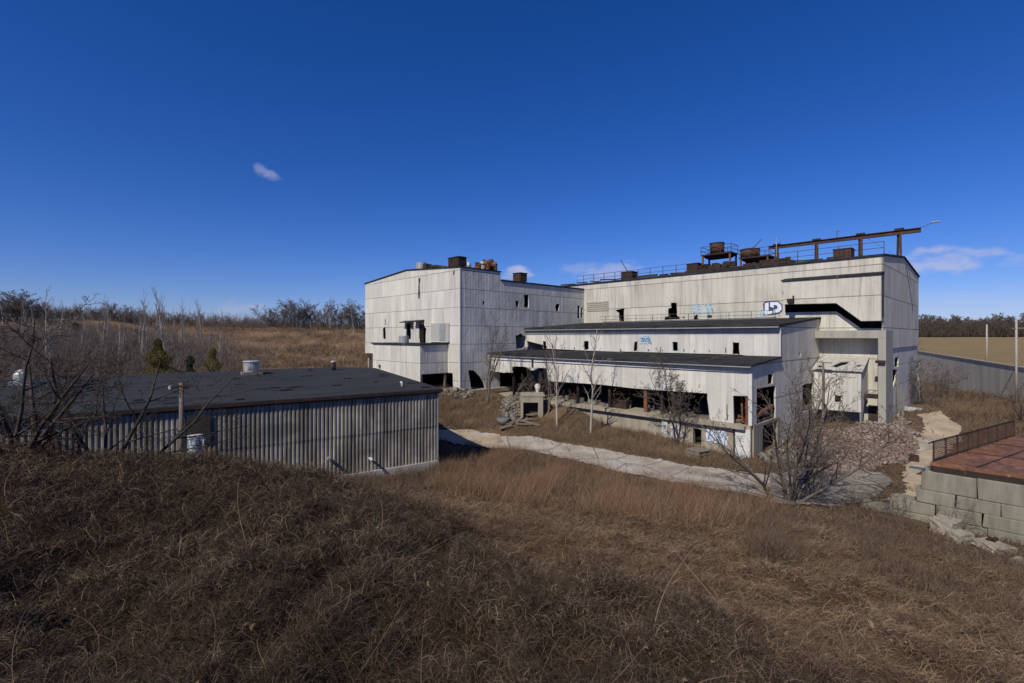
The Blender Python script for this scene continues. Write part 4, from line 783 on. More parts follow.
machine(622, 'rusty machine with two spoked wheels on the bay floor, left of the orange column', 1.25, 1); machine(577, 'dark tangled machine deeper in the open bay behind the birches', 1.2, 2, 1.6)
a_ = a_at(-.2, 538); p = T3(a_, -1.2, 2.05)
def heap(name, label, cat, pts, n, smin, smax, mat, seed, kind='stuff', flat=.5, zadd=0.):
    r = np.random.default_rng(seed); pts = np.array(pts, float); out = MB()
    lo_, hi_ = pts.min(0), pts.max(0); k = 0; V = []; Fc = []
    while k < n:
        x, y = r.uniform(lo_, hi_); 
        if not inpoly(np.array([x]), np.array([y]), pts)[0]: continue
        V.append((x, y)); k += 1
    V = np.array(V); Z = H(V[:, 0], V[:, 1])+zadd
    base = np.array([[-1, -1, -1], [1, -1, -1], [1, 1, -1], [-1, 1, -1], [-1, -1, 1], [1, -1, 1], [1, 1, 1], [-1, 1, 1]], float)
    s_ = r.uniform(smin, smax, (n, 1))*np.stack([np.ones(n), r.uniform(.4, .9, n), r.uniform(.25, .6, n)], 1)
    ang = r.uniform(0, 6.28, (n, 3)); ang[:, 1:] *= .12
    co = base[None]*s_[:, None]/2*r.uniform(.75, 1.1, (n, 8, 1))
    ca, sa = np.cos(ang[:, 1])[:, None], np.sin(ang[:, 1])[:, None]; x, y, z = co[..., 0], co[..., 1], co[..., 2]; y, z = y*ca-z*sa, y*sa+z*ca
    ca, sa = np.cos(ang[:, 2])[:, None], np.sin(ang[:, 2])[:, None]; x, z = x*ca-z*sa, x*sa+z*ca
    ca, sa = np.cos(ang[:, 0])[:, None], np.sin(ang[:, 0])[:, None]; x, y = x*ca-y*sa, x*sa+y*ca
    hz_ = r.uniform(0, 1, n)**2*flat
    co = np.stack([x+V[:, :1], y+V[:, 1:], z+(Z+hz_+s_[:, 0]*.1)[:, None]], -1).reshape(-1, 3)
    q6 = np.array([(0, 3, 2, 1), (4, 5, 6, 7), (0, 1, 5, 4), (1, 2, 6, 5), (2, 3, 7, 6), (3, 0, 4, 7)]); f = (q6[None]+8*np.arange(n)[:, None, None]).reshape(-1, 4)
    o = np_mesh(name, co, f, mat); return tag(o, label, cat, kind=kind)
heap('brick_rubble', 'wide spill of broken pinkish bricks in front of the hall portal', 'rubble', poly_rub, 7000, .10, .30, 'brick', 5, flat=.18, zadd=.0)
heap('brick_rubble', 'larger broken masonry lumps lying over the brick spill', 'rubble', poly_rub, 80, .25, .5, 'stone', 55, flat=.1)
heap('stone_rubble', 'grey broken masonry tumbling down the bank left of the square doorway', 'rubble', [gp(*p) for p in [(503, 402), (521, 398), (521, 424), (508, 427), (500, 415)]], 800, .12, .42, 'stone', 6, flat=.22)
heap('stone_rubble', 'loose pale debris strewn at the foot of the tall left block', 'rubble', [T(27.5, -6.8), T(37, -6.8), T(37, -8.6), T(30, -8.4), T(24, -5.2), T(24.5, -3.2), T(26.0, -3.4)], 260, .15, .55, 'stone', 7, flat=.12)
heap('stone_rubble', 'pale broken concrete at the corner of the lean-to base by the big bare tree', 'rubble', [T(-.3, .4), T(-.3, 5.4), T(-2.6, 6), T(-3.4, 2), T(-1.5, -.8)], 330, .15, .6, 'stone', 8, flat=.15)
r = random.Random(9); mb = MB()
for k in range(70):
    a_ = r.uniform(.8, 24); b_ = r.uniform(.5, 3.2); mb.box(T3(a_, b_, 2.08), r.uniform(.2, 1.0), r.uniform(.1, .5), r.uniform(.08, .45), r.uniform(0, 3))
tag(mb.build('bay_debris', 'stone'), 'scattered masonry debris on the floor of the open bay', 'debris', kind='stuff')
r = random.Random(10); mb = MB()
for k in range(60):
    b_ = r.uniform(.8, 4.3); mb.bar(T3(.5+r.uniform(0, 1.5), b_, 2.1), T3(.5+r.uniform(0, 1.5), b_+r.uniform(-.8, .8), 2.2+r.uniform(0, .9)*(b_/4)), r.uniform(.06, .25), r.uniform(.04, .12))
tag(mb.build('scrap_heap', 'rust_orange'), 'tangle of orange rusty scrap inside the corner bay of the lean-to', 'scrap', kind='stuff')
# planks before the doorway
mb = MB(); 
for k, (x0, y0, x1, y1) in enumerate([(514, 424, 532, 421), (516, 427, 536, 426), (520, 423, 540, 428), (500, 432, 512, 429), (526, 419, 541, 417)]):
    p0, p1 = gp(x0, y0), gp(x1, y1); mb.bar((*p0, h1(*p0)+.15+.04*k), (*p1, h1(*p1)+.12+.04*k), .35, .07)
tag(mb.build('plank_pile', 'wood'), 'grey fallen planks lying in front of the square doorway', 'planks')
x_, y_ = gp(503, 425); z_ = h1(x_, y_); mb = MB(); n = 14; V = []; Fc = []
for (rr, zz_) in ((.42, 0), (.85, .75), (.78, .75), (.38, .08)):
    for k in range(n): V.append((x_+rr*.72*math.cos(2*math.pi*k/n), y_+rr*.5*math.sin(2*math.pi*k/n), z_+zz_*.75-.06))
for i in range(3):
    for k in range(n): k2 = (k+1) % n; Fc.append((i*n+k, i*n+k2, (i+1)*n+k2, (i+1)*n+k))
Fc += [tuple(range(n)), tuple(3*n+k for k in range(n))]; mb.add(V, Fc); tag(mb.build('metal_tub', plain_mat('grey enamel', (.16, .17, .165), .7, .4), None, True), 'dented grey metal tub lying beside the masonry rubble', 'tub')
p = T3(a_at(-1.6, 537.5), -1.6, 2.3); mb = MB(); mb.tube([(p[0], p[1], 2.1), (p[0], p[1], 3.1), (p[0]+.02, p[1], 3.25), (p[0], p[1], 3.55), (p[0], p[1], 3.75)], [.17, .15, .22, .3, .12], 10); tag(mb.build('white_pipe_stand', 'concrete_white', None, True), 'white capped standpipe on the terrace above the square doorway', 'standpipe')
x_, y_ = gp(698, 457); z_ = h1(x_, y_); mb = MB()
for d in (0, .22, .44): mb.box((x_, y_, z_+d), 1.15, 1.1, .06, .5); 
for dx_ in (-.5, 0, .5): mb.box((x_+dx_*.85, y_+dx_*.5, z_+.06), .1, 1.05, .38, .5)
tag(mb.build('wooden_crate', 'wood'), 'grey slatted crate lying on the bank grass beneath the blue graffiti', 'crate')
x_, y_ = gp(740, 459); mb = MB(); mb.box((x_, y_, h1(x_, y_)), .5, .35, .3, .4); o = mb.build('concrete_lump', 'concrete_white', bevel=.05); tag(o, 'white lump of concrete at the foot of the whitewashed pier', 'rubble')
x_, y_ = gp(914, 462); mb = MB(); mb.box((x_, y_, h1(x_, y_)), .8, .5, .35, .9); tag(mb.build('scrap_box', 'rust_dark', bevel=.02), 'small dark box lying at the edge of the tan dirt track', 'box')
# ------------------------------------------------------------------ block wall, deck, fence at the right
# wall line: measured from the photograph, running away from the camera
WA = np.array([17.2, 20.3]); WD = -LD; WN = np.array([-.7226, -.6912])
bw = thing('block_wall', 'wall of big mossy concrete blocks holding up the rusty deck', 'wall', (17.9, 19.5, 0)); r = random.Random(2)
rows = [(1.58, 2.38, 1.62, 0), (1.04, 1.57, 1.35, -.2), (.52, 1.03, 1.5, -1.0), (0, .51, 1.4, -2.1), (-.5, -.01, 1.5, -1.5)]
for z0, z1, bl, st in rows:
    s_ = st
    while s_ < 11:
        l_ = bl*r.uniform(.92, 1.05); d = r.uniform(-.04, .04); p = WA+WD*(s_+l_/2)-WN*(.4+d); ang = math.atan2(WD[1], WD[0])
        mb = MB().box((p[0], p[1], z0), l_-.035, .8, z1-z0, ang+r.uniform(-.012, .012)); mb.v = [(v[0]+r.uniform(-.02, .02), v[1]+r.uniform(-.03, .03), v[2]+r.uniform(-.02, .012)) for v in mb.v]; mb.build('block', 'concrete_green', bw, bevel=.04); s_ += l_
DK = [np.array([17.45, 20.15]), np.array([26.2, 25.2]), np.array([34, 17.5]), np.array([25.2, 12.3])]
dk2 = thing('steel_deck', 'rusty steel deck plate on top of the mossy block wall', 'deck', (18, 20, 2.4))
mb = MB(); mb.hexa([(*p, 2.62) for p in DK]+[(*p, 2.78) for p in DK]); mb.build('deck_plate', 'rust_deck', dk2)
mb = MB()
for i in range(4):
    p, q2 = DK[i], DK[(i+1) % 4]; c_ = sum(DK)/4; p_, q_ = p+(c_-p)*.012, q2+(c_-q2)*.012; mb.bar((*p_, 2.5), (*q_, 2.5), .12, .235)
mb.build('edge_beam', 'rust_dark', dk2)
mb = MB(); 
for k in range(1, 8):
    p = DK[0]+(DK[3]-DK[0])*k/8; q2 = DK[1]+(DK[2]-DK[1])*k/8; mb.bar((*p, 2.795), (*q2, 2.795), .05, .03)
for k in (1, 2): p = DK[0]+(DK[1]-DK[0])*k/3; q2 = DK[3]+(DK[2]-DK[3])*k/3; mb.bar((*p, 2.797), (*q2, 2.797), .05, .03)
mb.build('deck_seams', 'rust_dark', dk2)
mb = MB(); mb.box((26.6, 22.2, 2.782), 1.6, .6, .05, .52); mb.build('pale_sheet', 'concrete_white', dk2)
MB().box((17.2, 20.5, 2.385), .5, .2, .06, 2.2).build('blue_edge', M['blue_edge'], dk2)
fe = thing('mesh_fence', 'rusty mesh railing along the left edge of the steel deck', 'fence', (*DK[0], 2.78))
mb = MB(); nF = 9; E0, E1 = DK[0]+np.array([.12, -.02]), DK[1]
for zr in (2.86, 3.62): mb.bar((*E0, zr), (*E1, zr), .045)
mb.bar((*(E0-(E1-E0)*.05), 3.60), (*E0, 3.63), .04); mb.build('rail', 'rust_dark', fe)
for k in range(nF): p = E0+(E1-E0)*k/(nF-1); MB().bar((*p, 2.78), (*p, 3.64), .06).build('post', 'rust_dark', fe)
mb = MB(); L_ = np.linalg.norm(E1-E0); k = 0
while k < L_: p = E0+(E1-E0)*k/L_; mb.bar((*p, 2.87), (*p, 3.6), .014); k += .085
for zr in np.arange(2.95, 3.6, .085): mb.bar((*E0, zr), (*E1, zr), .012)
mb.build('mesh', 'rust', fe)
def rough_block(name, label, px, py, sx_, sy_, sz_, rz, mat='concrete', seed=0, tilt=(0, 0, 0), dz=0.):
    x_, y_ = gp(px, py); z_ = h1(x_, y_)+dz; bm = bmesh.new(); bmesh.ops.create_cube(bm, size=1); bmesh.ops.subdivide_edges(bm, edges=bm.edges[:], cuts=3, use_grid_fill=True); rr = random.Random(seed)
    for v in bm.verts: v.co += Vector((rr.uniform(-.035, .035), rr.uniform(-.035, .035), rr.uniform(-.05, .05))); v.co = Vector((v.co.x*sx_, v.co.y*sy_, (v.co.z+.4)*sz_))
    me = bpy.data.meshes.new(name); bm.to_mesh(me); bm.free(); me.materials.append(M[mat]); o = bpy.data.objects.new(name, me); C.objects.link(o); o.location = (x_, y_, z_); o.rotation_euler = (tilt[0], tilt[1], rz)
    return tag(o, label, 'broken concrete')
rough_block('concrete_chunk', 'large fallen chunk of pale concrete nearest the left of the block wall foot', 946, 533, .8, .7, .6, .5, seed=1)
rough_block('concrete_chunk', 'ragged pale chunk leaning against the block wall under the second course', 968, 529, .8, .6, .75, 1.2, seed=2, tilt=(.2, .3, 0))
rough_block('concrete_chunk', 'flat low chunk of concrete between the ragged chunk and the square slab', 960, 542, .7, .5, .4, .2, seed=3)
rough_block('concrete_slab', 'pale square slab tilted on the slope with a rusty iron lying on it', 993, 550, 1.05, .8, .25, .3, 'concrete', 4, (.12, .1, 0))
x_, y_ = gp(992, 549); z_ = h1(x_, y_)+.28; mb = MB(); mb.bar((x_-.2, y_, z_), (x_+.25, y_+.05, z_+.03), .09); mb.bar((x_, y_-.12, z_+.02), (x_+.02, y_+.15, z_+.05), .07); tag(mb.build('rusty_iron', 'rust_dark'), 'rusty cross-shaped iron lying on the pale square slab', 'scrap iron')
rough_block('concrete_chunk', 'low half-buried block end at the left foot of the block wall', 912, 512, 1.5, .7, .6, -.75, 'concrete_green', 6)
rough_block('concrete_chunk', 'small pale slab end poking from the slope at the right edge of the view', 1018, 566, .8, .3, .2, .4, 'concrete', 7)
# ------------------------------------------------------------------ long wall, fence panel, poles
lwv = thing('retaining_wall', 'long grey concrete wall with pale coping between yard and field', 'wall', (75, 84, 0))
PA, PB = np.array([70.0, 83.3]), np.array([53.5, 50.5]); PC = PB+(PB-PA)*.35
mb = MB(); mb.bar((*PA, 2.95), (*PC, 1.95), .35, 4.9); mb.build('wall', 'wallconc', lwv)
mb = MB(); mb.bar((*PA, 5.48), (*PC, 4.48), .5, .15); mb.build('coping', 'concrete', lwv); mb = MB()
dv = (PC-PA); L_ = np.linalg.norm(dv); dv /= L_; nv = np.array([-dv[1], dv[0]]); nv = nv if nv@np.array([-1., -1.]) > 0 else -nv; k = 2.
while k < 0: p = PA+dv*k+nv*.18; MB().bar((*p, 0), (*p, 4.44), .10, .04).build('pilaster', 'wallconc', lwv); k += 12.

p0, p1 = ((901-CX)/F*47, 47.), ((920-CX)/F*58, 58.); fp = thing('sheet_fence', 'dark grey corrugated sheet fence beside the end of the hall', 'fence', (*p0, 1))
mb = MB(); n = 46
for k in range(n):
    t_ = k/n; p = np.array(p0)*(1-t_)+np.array(p1)*t_; mb.box((p[0]+(.04 if k % 2 else 0), p[1], .6), .26, .05, 4.4, math.atan2(p1[1]-p0[1], p1[0]-p0[0]))
mb.build('sheets', 'concrete_grey', fp); mb = MB(); mb.bar((*p0, 5.05), (*p1, 5.05), .08); mb.build('top_rail', 'rust_dark', fp)
for i, (px_, Y_, y0, y1, lean) in enumerate([(899, 44, 372, 417, -.25), (902.5, 43.5, 392, 420, .1)]):
    x_ = (px_-CX)/F*Y_; mb = MB(); mb.tube([(x_, Y_, CAMZ-(y1-HY)*Y_/F-.2), (x_+lean, Y_, CAMZ-(y0-HY)*Y_/F)], [.13, .07] if i else [.09, .06], 7)
    tag(mb.build('leaning_post', 'wood'), ['thin tall leaning post before the end wall of the hall', 'short thick pale stump post right of the thin leaning one'][i], 'post')
mb = MB(); x_, y_ = (907-CX)/F*47, 47.; mb.box((x_, y_, .9), 2.2, 1.6, .15, .5, Vector((0, .15, 0)).to_track_quat('Z', 'Y').to_euler().to_quaternion() if 0 else None); tag(mb.build('concrete_slab', 'concrete_white'), 'thin pale slab lying by the sheet fence behind the hall corner', 'slab')
def upole(px, Y, y0, y1, r_, label, cross, mat='bark_pale'):
    x_ = (px-CX)/F*Y; zt, zb_ = CAMZ-(y0-HY)*Y/F, CAMZ-(y1-HY)*Y/F-1; t = thing('utility_pole', label, 'utility pole', (x_, Y, zb_))
    MB().tube([(x_, Y, zb_), (x_, Y, zt)], [r_*1.2, r_*.85], 10).build('pole', mat, t, True)
    if cross: MB().bar((x_-cross*.4, Y, CAMZ-(328.5-HY)*Y/F), (x_+cross, Y, CAMZ-(328-HY)*Y/F), .12).build('crossarm', 'wood', t)
    return t
upole(1016.3, 48, 318.5, 395, .10, 'pale utility pole with a crossarm at the right edge, before the long wall', 1.0); upole(986.8, 95, 324.5, 365, .15, 'plain pale pole standing in the field beyond the long wall', 0)
t = upole(181.5, 17.3, 383, 470, .085, 'thin wooden pole in front of the corrugated wall with a rusty tangled head', 0, 'bark_grey'); x_, z_ = (181.5-CX)/F*17.3, CAMZ-(388-HY)*17.3/F
mb = MB(); r = random.Random(5)
for k in range(26): a1_, a2_ = r.uniform(0, 6.28), r.uniform(-.4, 1.2); l_ = r.uniform(.15, .5); mb.bar((x_, 17.3, z_-.15+r.uniform(0, .3)), (x_+math.cos(a1_)*l_, 17.3+math.sin(a1_)*l_*.6, z_+math.sin(a2_)*l_*.6), .025)
mb.build('tangle', 'bark_dark', t); mb = MB(); mb.bar((x_-.3, 17.3, z_), (x_+.25, 17.3, z_+.05), .05); mb.build('bracket', 'rust_dark', t); MB().tube([(x_-.33, 17.25, z_-.08), (x_-.36, 17.2, z_+.08)], [.07, .05], 8).build('insulator', 'concrete_white', t, True)
Yd = 17.4; x_ = (195.5-CX)/F*Yd; zt = CAMZ-(436-HY)*Yd/F; t = thing('steel_drum', 'pale blue and white streaked drum by the thin pole at the corrugated wall', 'drum', (x_, Yd, zt-1.0))
mb = MB(); mb.tube([(x_, Yd, zt-1.3), (x_, Yd, zt-.62), (x_, Yd, zt-.6), (x_, Yd, zt-.3), (x_, Yd, zt-.28), (x_, Yd, zt)], [.24, .24, .26, .24, .26, .24], 20); mb.build('body', 'drum', t); MB().tube([(x_, Yd, zt+.002), (x_, Yd, zt+.03)], [.26, .25], 20).build('lid', 'concrete_white', t)
mb = MB(); mb.tube([(x_+.29, Yd-.05, zt-.15), (x_+.38, Yd-.1, zt-.1), (x_+.35, Yd-.1, zt-.35)], .035, 6); mb.build('handle', 'concrete_white', t)
# ------------------------------------------------------------------ trees
def segs_mesh(segs, n=4):
    s_ = np.array(segs, float); P, Q, r0, r1 = s_[:, :3], s_[:, 3:6], s_[:, 6], s_[:, 7]
    d = Q-P; d /= np.linalg.norm(d, axis=1)[:, None]+1e-9; up = np.where(np.abs(d[:, 2:3]) < .9, [[0, 0, 1.]], [[1., 0, 0]]); x = np.cross(d, up); x /= np.linalg.norm(x, axis=1)[:, None]; y = np.cross(d, x)
    th = 2*np.pi*np.arange(n)/n; c_, s2 = np.cos(th)[None, :, None], np.sin(th)[None, :, None]; ring = x[:, None]*c_+y[:, None]*s2
    co = np.concatenate([P[:, None]+ring*r0[:, None, None], Q[:, None]+ring*r1[:, None, None]], 1).reshape(-1, 3)
    k = np.arange(n); k2 = (k+1) % n; f = np.stack([k, k2, k2+n, k+n], 1)[None]+(2*n*np.arange(len(s_)))[:, None, None]; return co, f.reshape(-1, 4)
def gen_tree(seed, Ht, stems=1, spread=.5, r0=.12, levels=4, kids=(5, 5, 4, 3), up=.25, start=.3, lean=(0, 0), twig_r=.012, stem_spread=.35, lenf=.5, crook=.12):
    r = random.Random(seed); T_, K_ = [], []
    def grow(p, d, L_, rad, lv, x0):
        n = max(3, int(5-lv*.7)) if lv else 7; pts = [p]; step = L_/n
        for i in range(n):
            d = (d+Vector((r.gauss(0, crook), r.gauss(0, crook), r.gauss(0, crook)+up*(.35 if lv else .25)*.4))).normalized(); q_ = pts[-1]+d*step
            ra, rb = max(rad*(1-.8*i/n), twig_r), max(rad*(1-.8*(i+1)/n), twig_r*.7)
            (T_ if lv < 2 and ra > twig_r*1.5 else K_).append((*pts[-1], *q_, ra, rb)); pts.append(q_)
        if lv >= levels: return
        m = kids[min(lv, len(kids)-1)]; m = max(1, int(m*r.uniform(.8, 1.25)))
        for j in range(m):
            t_ = x0+(1-x0)*(j+r.random())/m; t_ = min(t_, .99); i = min(int(t_*n), n-1); q_ = pts[i].lerp(pts[i+1], t_*n-i); dd = (pts[i+1]-pts[i]).normalized()
            ax = Vector((r.gauss(0, 1), r.gauss(0, 1), r.gauss(0, .35))).normalized(); side = (ax-dd*ax.dot(dd)).normalized(); nd = (dd*(1-spread)+side*spread).normalized()
            grow(q_, nd, L_*lenf*r.uniform(.65, 1.15)*(1.15-.5*t_), max(rad*(1-.75*t_)*.55, twig_r), lv+1, .15)
    for s_ in range(stems):
        a_ = r.uniform(0, 6.28) if stems > 1 else 0; k = stem_spread*r.uniform(.4, 1) if stems > 1 else 0
        d = Vector((math.cos(a_)*k+lean[0], math.sin(a_)*k+lean[1], 1)).normalized(); grow(Vector((math.cos(a_)*k*.3, math.sin(a_)*k*.3, -.3)), d, Ht*r.uniform(.75, 1)*(1.0 if stems == 1 or s_ else 1.05), r0*(1 if stems == 1 else r.uniform(.6, 1)), 0, start)
    return T_, K_
def tree(name, label, loc, gen, bark_, twig_, group=None, rz=0., cat='tree', zs=1.):
    t = thing(name, label, cat, loc, group); t.rotation_euler.z = rz; t.scale = (zs, zs, zs)
    co, f = segs_mesh(gen[0], 7); np_mesh('trunk', co, f, bark_, parent=t, smooth=True)
    if gen[1]: co, f = segs_mesh(gen[1], 3); np_mesh('crown', co, f, twig_, parent=t)
    return t
def dup(t, loc, rz, sc_, label=None):
    c_ = t.copy(); C.objects.link(c_); c_.location = loc; c_.rotation_euler = (0, 0, rz); c_.scale = sc_ if hasattr(sc_, '__len__') else (sc_,)*3
    if label: c_['label'] = label
    for ch in t.children: k = ch.copy(); C.objects.link(k); k.parent = c_
    return c_
def gl(px, Y): x = (px-CX)/F*Y; return (x, Y, h1(x, Y))
x_, y_ = gp(790, 501)
tree('bare_tree', 'large many-stemmed bare tree standing by the grey pavement in front of the lean-to corner', (x_, y_, h1(x_, y_)), gen_tree(14, 6.7, 11, .47, .09, 4, (9, 6, 4, 3), .40, .2, (.06, 0), .0070, .80, .40, .09), 'bark_grey', 'twig')
tree('bare_tree', 'dark leaning bare sapling crossing the corner of the concrete base', (x_-.7, y_+.1, h1(x_, y_)), gen_tree(5, 4.6, 1, .55, .085, 3, (11, 5, 4), .25, .2, (-.62, 0), .008, .4, .42), 'bark_dark', 'twig')
x2_, y2_ = gp(812, 497); tree('bare_shrub', 'thin brown brush right beside the large many-stemmed tree', (x2_, y2_, h1(x2_, y2_)), gen_tree(17, 3.2, 9, .45, .035, 3, (8, 5, 4), .3, .15, (0, 0), .007, .5, .45), 'bark_grey', 'twig', cat='shrub')
for i, (px_, Y_, yt, gen_kw, bk, lab) in enumerate([
    (487, 44.5, 308, dict(seed=21, stems=3, spread=.38, r0=.10, levels=4, kids=(9, 5, 4, 3), up=.7, start=.2, stem_spread=.22, lenf=.38), 'bark_grey', 'tall grey bare tree in front of the right face of the tall block'),
    (513, 43.5, 352, dict(seed=25, stems=1, spread=.4, r0=.06, levels=3, kids=(8, 5, 3), up=.7, start=.25, lenf=.36), 'bark_grey', 'slim bare sapling left of the square doorway'),
    (548, 41.5, 345, dict(seed=22, stems=2, spread=.36, r0=.07, levels=3, kids=(12, 6, 4), up=.8, start=.2, stem_spread=.1, lenf=.3), 'bark_grey', 'slim grey bare tree, first of the two right of the square doorway'),
    (557, 39.5, 330, dict(seed=23, stems=2, spread=.34, r0=.08, levels=3, kids=(14, 6, 4), up=.8, start=.2, stem_spread=.10, lenf=.28), 'bark_pale', 'pale double-stemmed bare tree right of the square doorway'),
    (590.5, 38, 313, dict(seed=24, stems=1, spread=.42, r0=.10, levels=4, kids=(18, 5, 3, 2), up=.7, start=.22, lenf=.26), 'bark_pale', 'tallest pale straight birch in front of the open bay'),
    (676, 34.4, 361, dict(seed=26, stems=3, spread=.48, r0=.09, levels=4, kids=(12, 7, 5, 3), up=.4, start=.28, stem_spread=.14, lenf=.42), 'bark_dark', 'bushy dark bare tree growing against the concrete base'),
    (800, 38.5, 372, dict(seed=27, stems=5, spread=.45, r0=.05, levels=3, kids=(8, 6, 4), up=.4, start=.15, stem_spread=.3, lenf=.42), 'bark_grey', 'scrubby bare tree beside the dark doorway behind the big tree'),
    (533, 44.5, 372, dict(seed=28, stems=6, spread=.5, r0=.04, levels=3, kids=(7, 5, 4), up=.2, start=.1, stem_spread=.5, lenf=.45), 'bark_grey', 'low grey scrub on the terrace at the left of the open bay'),
    (923, 50, 350, dict(seed=29, stems=8, spread=.5, r0=.07, levels=4, kids=(7, 5, 4, 3), up=.3, start=.1, stem_spread=.5, lenf=.45), 'bark_grey', 'wide brown bare bush between the sheet fence and the long wall'),
    (945, 57, 362, dict(seed=30, stems=8, spread=.5, r0=.06, levels=4, kids=(7, 5, 4, 2), up=.3, start=.1, stem_spread=.6, lenf=.45), 'bark_grey', 'lower brown bush right of the wide one before the long wall'),
    (1026, 42, 372, dict(seed=31, stems=6, spread=.5, r0=.05, levels=3, kids=(7, 5, 4), up=.3, start=.1, stem_spread=.5, lenf=.45), 'bark_dark', 'dark bare bush at the foot of the crossarm pole')]):
    p = gl(px_, Y_); ht = CAMZ-(yt-HY)*Y_/F-p[2]; sd_ = gen_kw.pop('seed'); tw = 'twig' if bk != 'bark_pale' else 'twig_grey'
    tree('bare_tree', lab, p, gen_tree(sd_, ht/1.02, twig_r=.011, **gen_kw), bk, tw)
# dark trees in front of the corrugated wall, left
for i, (px_, Y_, ht, ln, lab) in enumerate([(76, 11.5, 3.6, (-.35, .1), 'dark crooked bare tree at the left, its trunk leaning left over the roof'), (114, 12, 3.5, (.2, 0), 'dark forked bare tree in front of the corrugated wall, right of the crooked one'), (14, 9.6, 2.9, (-.1, .05), 'dense dark bare tree at the left edge of the view')]):
    p = gl(px_, Y_); tree('bare_tree', lab, p, gen_tree((60, 67, 62)[i], ht, 4 if i < 2 else 6, .55, .07, 4, (7, 6, 4, 3), .12, .2, ln, .005, .75, .5, .13), 'bark_dark', 'bark_dark')
# pale trees on the hillside behind the low building
protos = []
for i in range(3): protos.append(tree('birch_tree', 'pale thin-trunked bare tree among the scrub behind the low dark-roofed building', (0, 0, 0), gen_tree(80+i, 10, 1+(i == 1), .36, .10, 3, (20, 7, 4), .9, .2, (0, 0), .013, .10, .26, .06), 'bark_pale', 'twig_grey', 'pale trees behind the low building'))
spots = [(8, 60, 298), (50, 50, 298), (60, 62, 300), (28, 66, 296), (105, 58, 303), (117, 52, 308), (88, 64, 306), (144, 56, 300), (154, 60, 291), (167, 58, 287), (182, 66, 305), (196, 74, 299), (204, 72, 300), (221, 62, 316), (132, 62, 312), (354, 92, 305), (330, 96, 300), (-30, 60, 295), (-60, 62, 300), (75, 70, 303), (20, 58, 305), (38, 60, 302), (70, 58, 315), (96, 62, 312), (112, 66, 300), (124, 58, 318), (138, 64, 306), (150, 68, 300), (162, 63, 302), (172, 70, 308), (188, 62, 322), (210, 70, 318), (228, 68, 330), (0, 54, 300), (82, 56, 322)]
for i, (px_, Y_, yt) in enumerate(spots):
    p = gl(px_, Y_); ht = CAMZ-(yt-HY)*Y_/F-p[2]; s_ = ht/8.8
    if i < 3: t = protos[i]; t.location = p; t.scale = (s_,)*3
    else: t = dup(protos[i % 3], p, i*2.1, (s_*.9, s_*.9, s_))
    if px_ in (154, 167): t['label'] = {154: 'tall pale tree rising into the sky directly above the yellow-green evergreen', 167: 'tallest pale tree against the sky, just right of the one above the evergreen'}[px_]
    elif px_ > 300: t['label'] = {354: 'thin pale tree against the crest closest to the tall block', 330: 'thin pale tree in the crest clump left of the tall block'}[px_]
    elif px_ > 190: t['label'] = 'pale thin tree standing on the open slope right of the evergreens'; t['group'] = 'pale trees on the open slope'
# tree line on the hill crest and far tree line: dense rounded crowns
rp = []
for i in range(4): rp.append(tree('bare_tree', 'rounded brown bare tree in the line along the hill crest', (0, 0, 0), gen_tree(100+i, 8.5, 3, .45, .15, 4, (12, 8, 6, 5), .42, .12, (0, 0), .019, .32, .46), 'bark_grey', 'twig_grey', 'trees along the hill crest'))
r = random.Random(31); first = True; cnt = 0
crest = [(4, 78, 299, 1.5), (16, 76, 293, 1.7), (30, 77, 296, 1.6), (-20, 76, 292, 1.6), (-45, 76, 295, 1.6), (44, 80, 303, 1.4), (62, 82, 308, 1.3), (80, 84, 309, 1.2), (98, 84, 308, 1.2), (112, 84, 304, 1.3), (126, 84, 306, 1.3), (140, 85, 310, 1.2), (178, 90, 314, 1.2), (160, 88, 312, 1.2), (200, 95, 312, 1.1), (214, 95, 315, 1.1), (230, 96, 317, 1.1), (245, 97, 318, 1.1),
         (270, 96, 307, 1.2), (281, 97, 303, 1.3), (293, 97, 303, 1.3), (303, 98, 308, 1.2), (314, 99, 302, 1.1), (325, 98, 303, 1.1), (337, 100, 309, 1.2), (349, 100, 307, 1.2), (359, 99, 303, 1.3), (371, 102, 303, 1.2), (388, 104, 303, 1.2), (256, 98, 319, 1.1), (190, 93, 317, 1.2)]
for i, (px_, Y_, yt, wd_) in enumerate(crest):
    p = gl(px_, Y_); ht = CAMZ-(yt-HY)*Y_/F-p[2]; s_ = max(ht, 1.5)/8.8
    if i < 4: t = rp[i]; t.location = p; t.scale = (s_*wd_*1.15, s_*wd_*1.15, s_*1.04)
    else: t = dup(rp[i % 4], p, i*1.7, (s_*wd_*1.15, s_*wd_*1.15, s_*1.04))
    if px_ > 262: t['label'] = 'rounded bare tree in the clump on the crest just left of the tall block'; t['group'] = 'trees in the clump left of the tall block'
    elif px_ < 50: t['label'] = 'large rounded bare tree in the tall clump on the crest at the far left'; t['group'] = 'trees in the far left clump'
far0 = tree('bare_tree', 'distant grey-brown bare tree in the wood beyond the field', (0, 0, 0), gen_tree(120, 14, 1, .52, .3, 4, (13, 7, 5, 4), .35, .12, (0, 0), .075, .2, .44), 'bark_grey', 'twig', 'trees of the far wood')
far1 = tree('bare_tree', 'distant grey-brown bare tree in the wood beyond the field', (0, 0, 0), gen_tree(121, 14, 2, .5, .28, 4, (12, 7, 5, 4), .3, .12, (0, 0), .075, .2, .44), 'bark_grey', 'twig', 'trees of the far wood')
k = 0
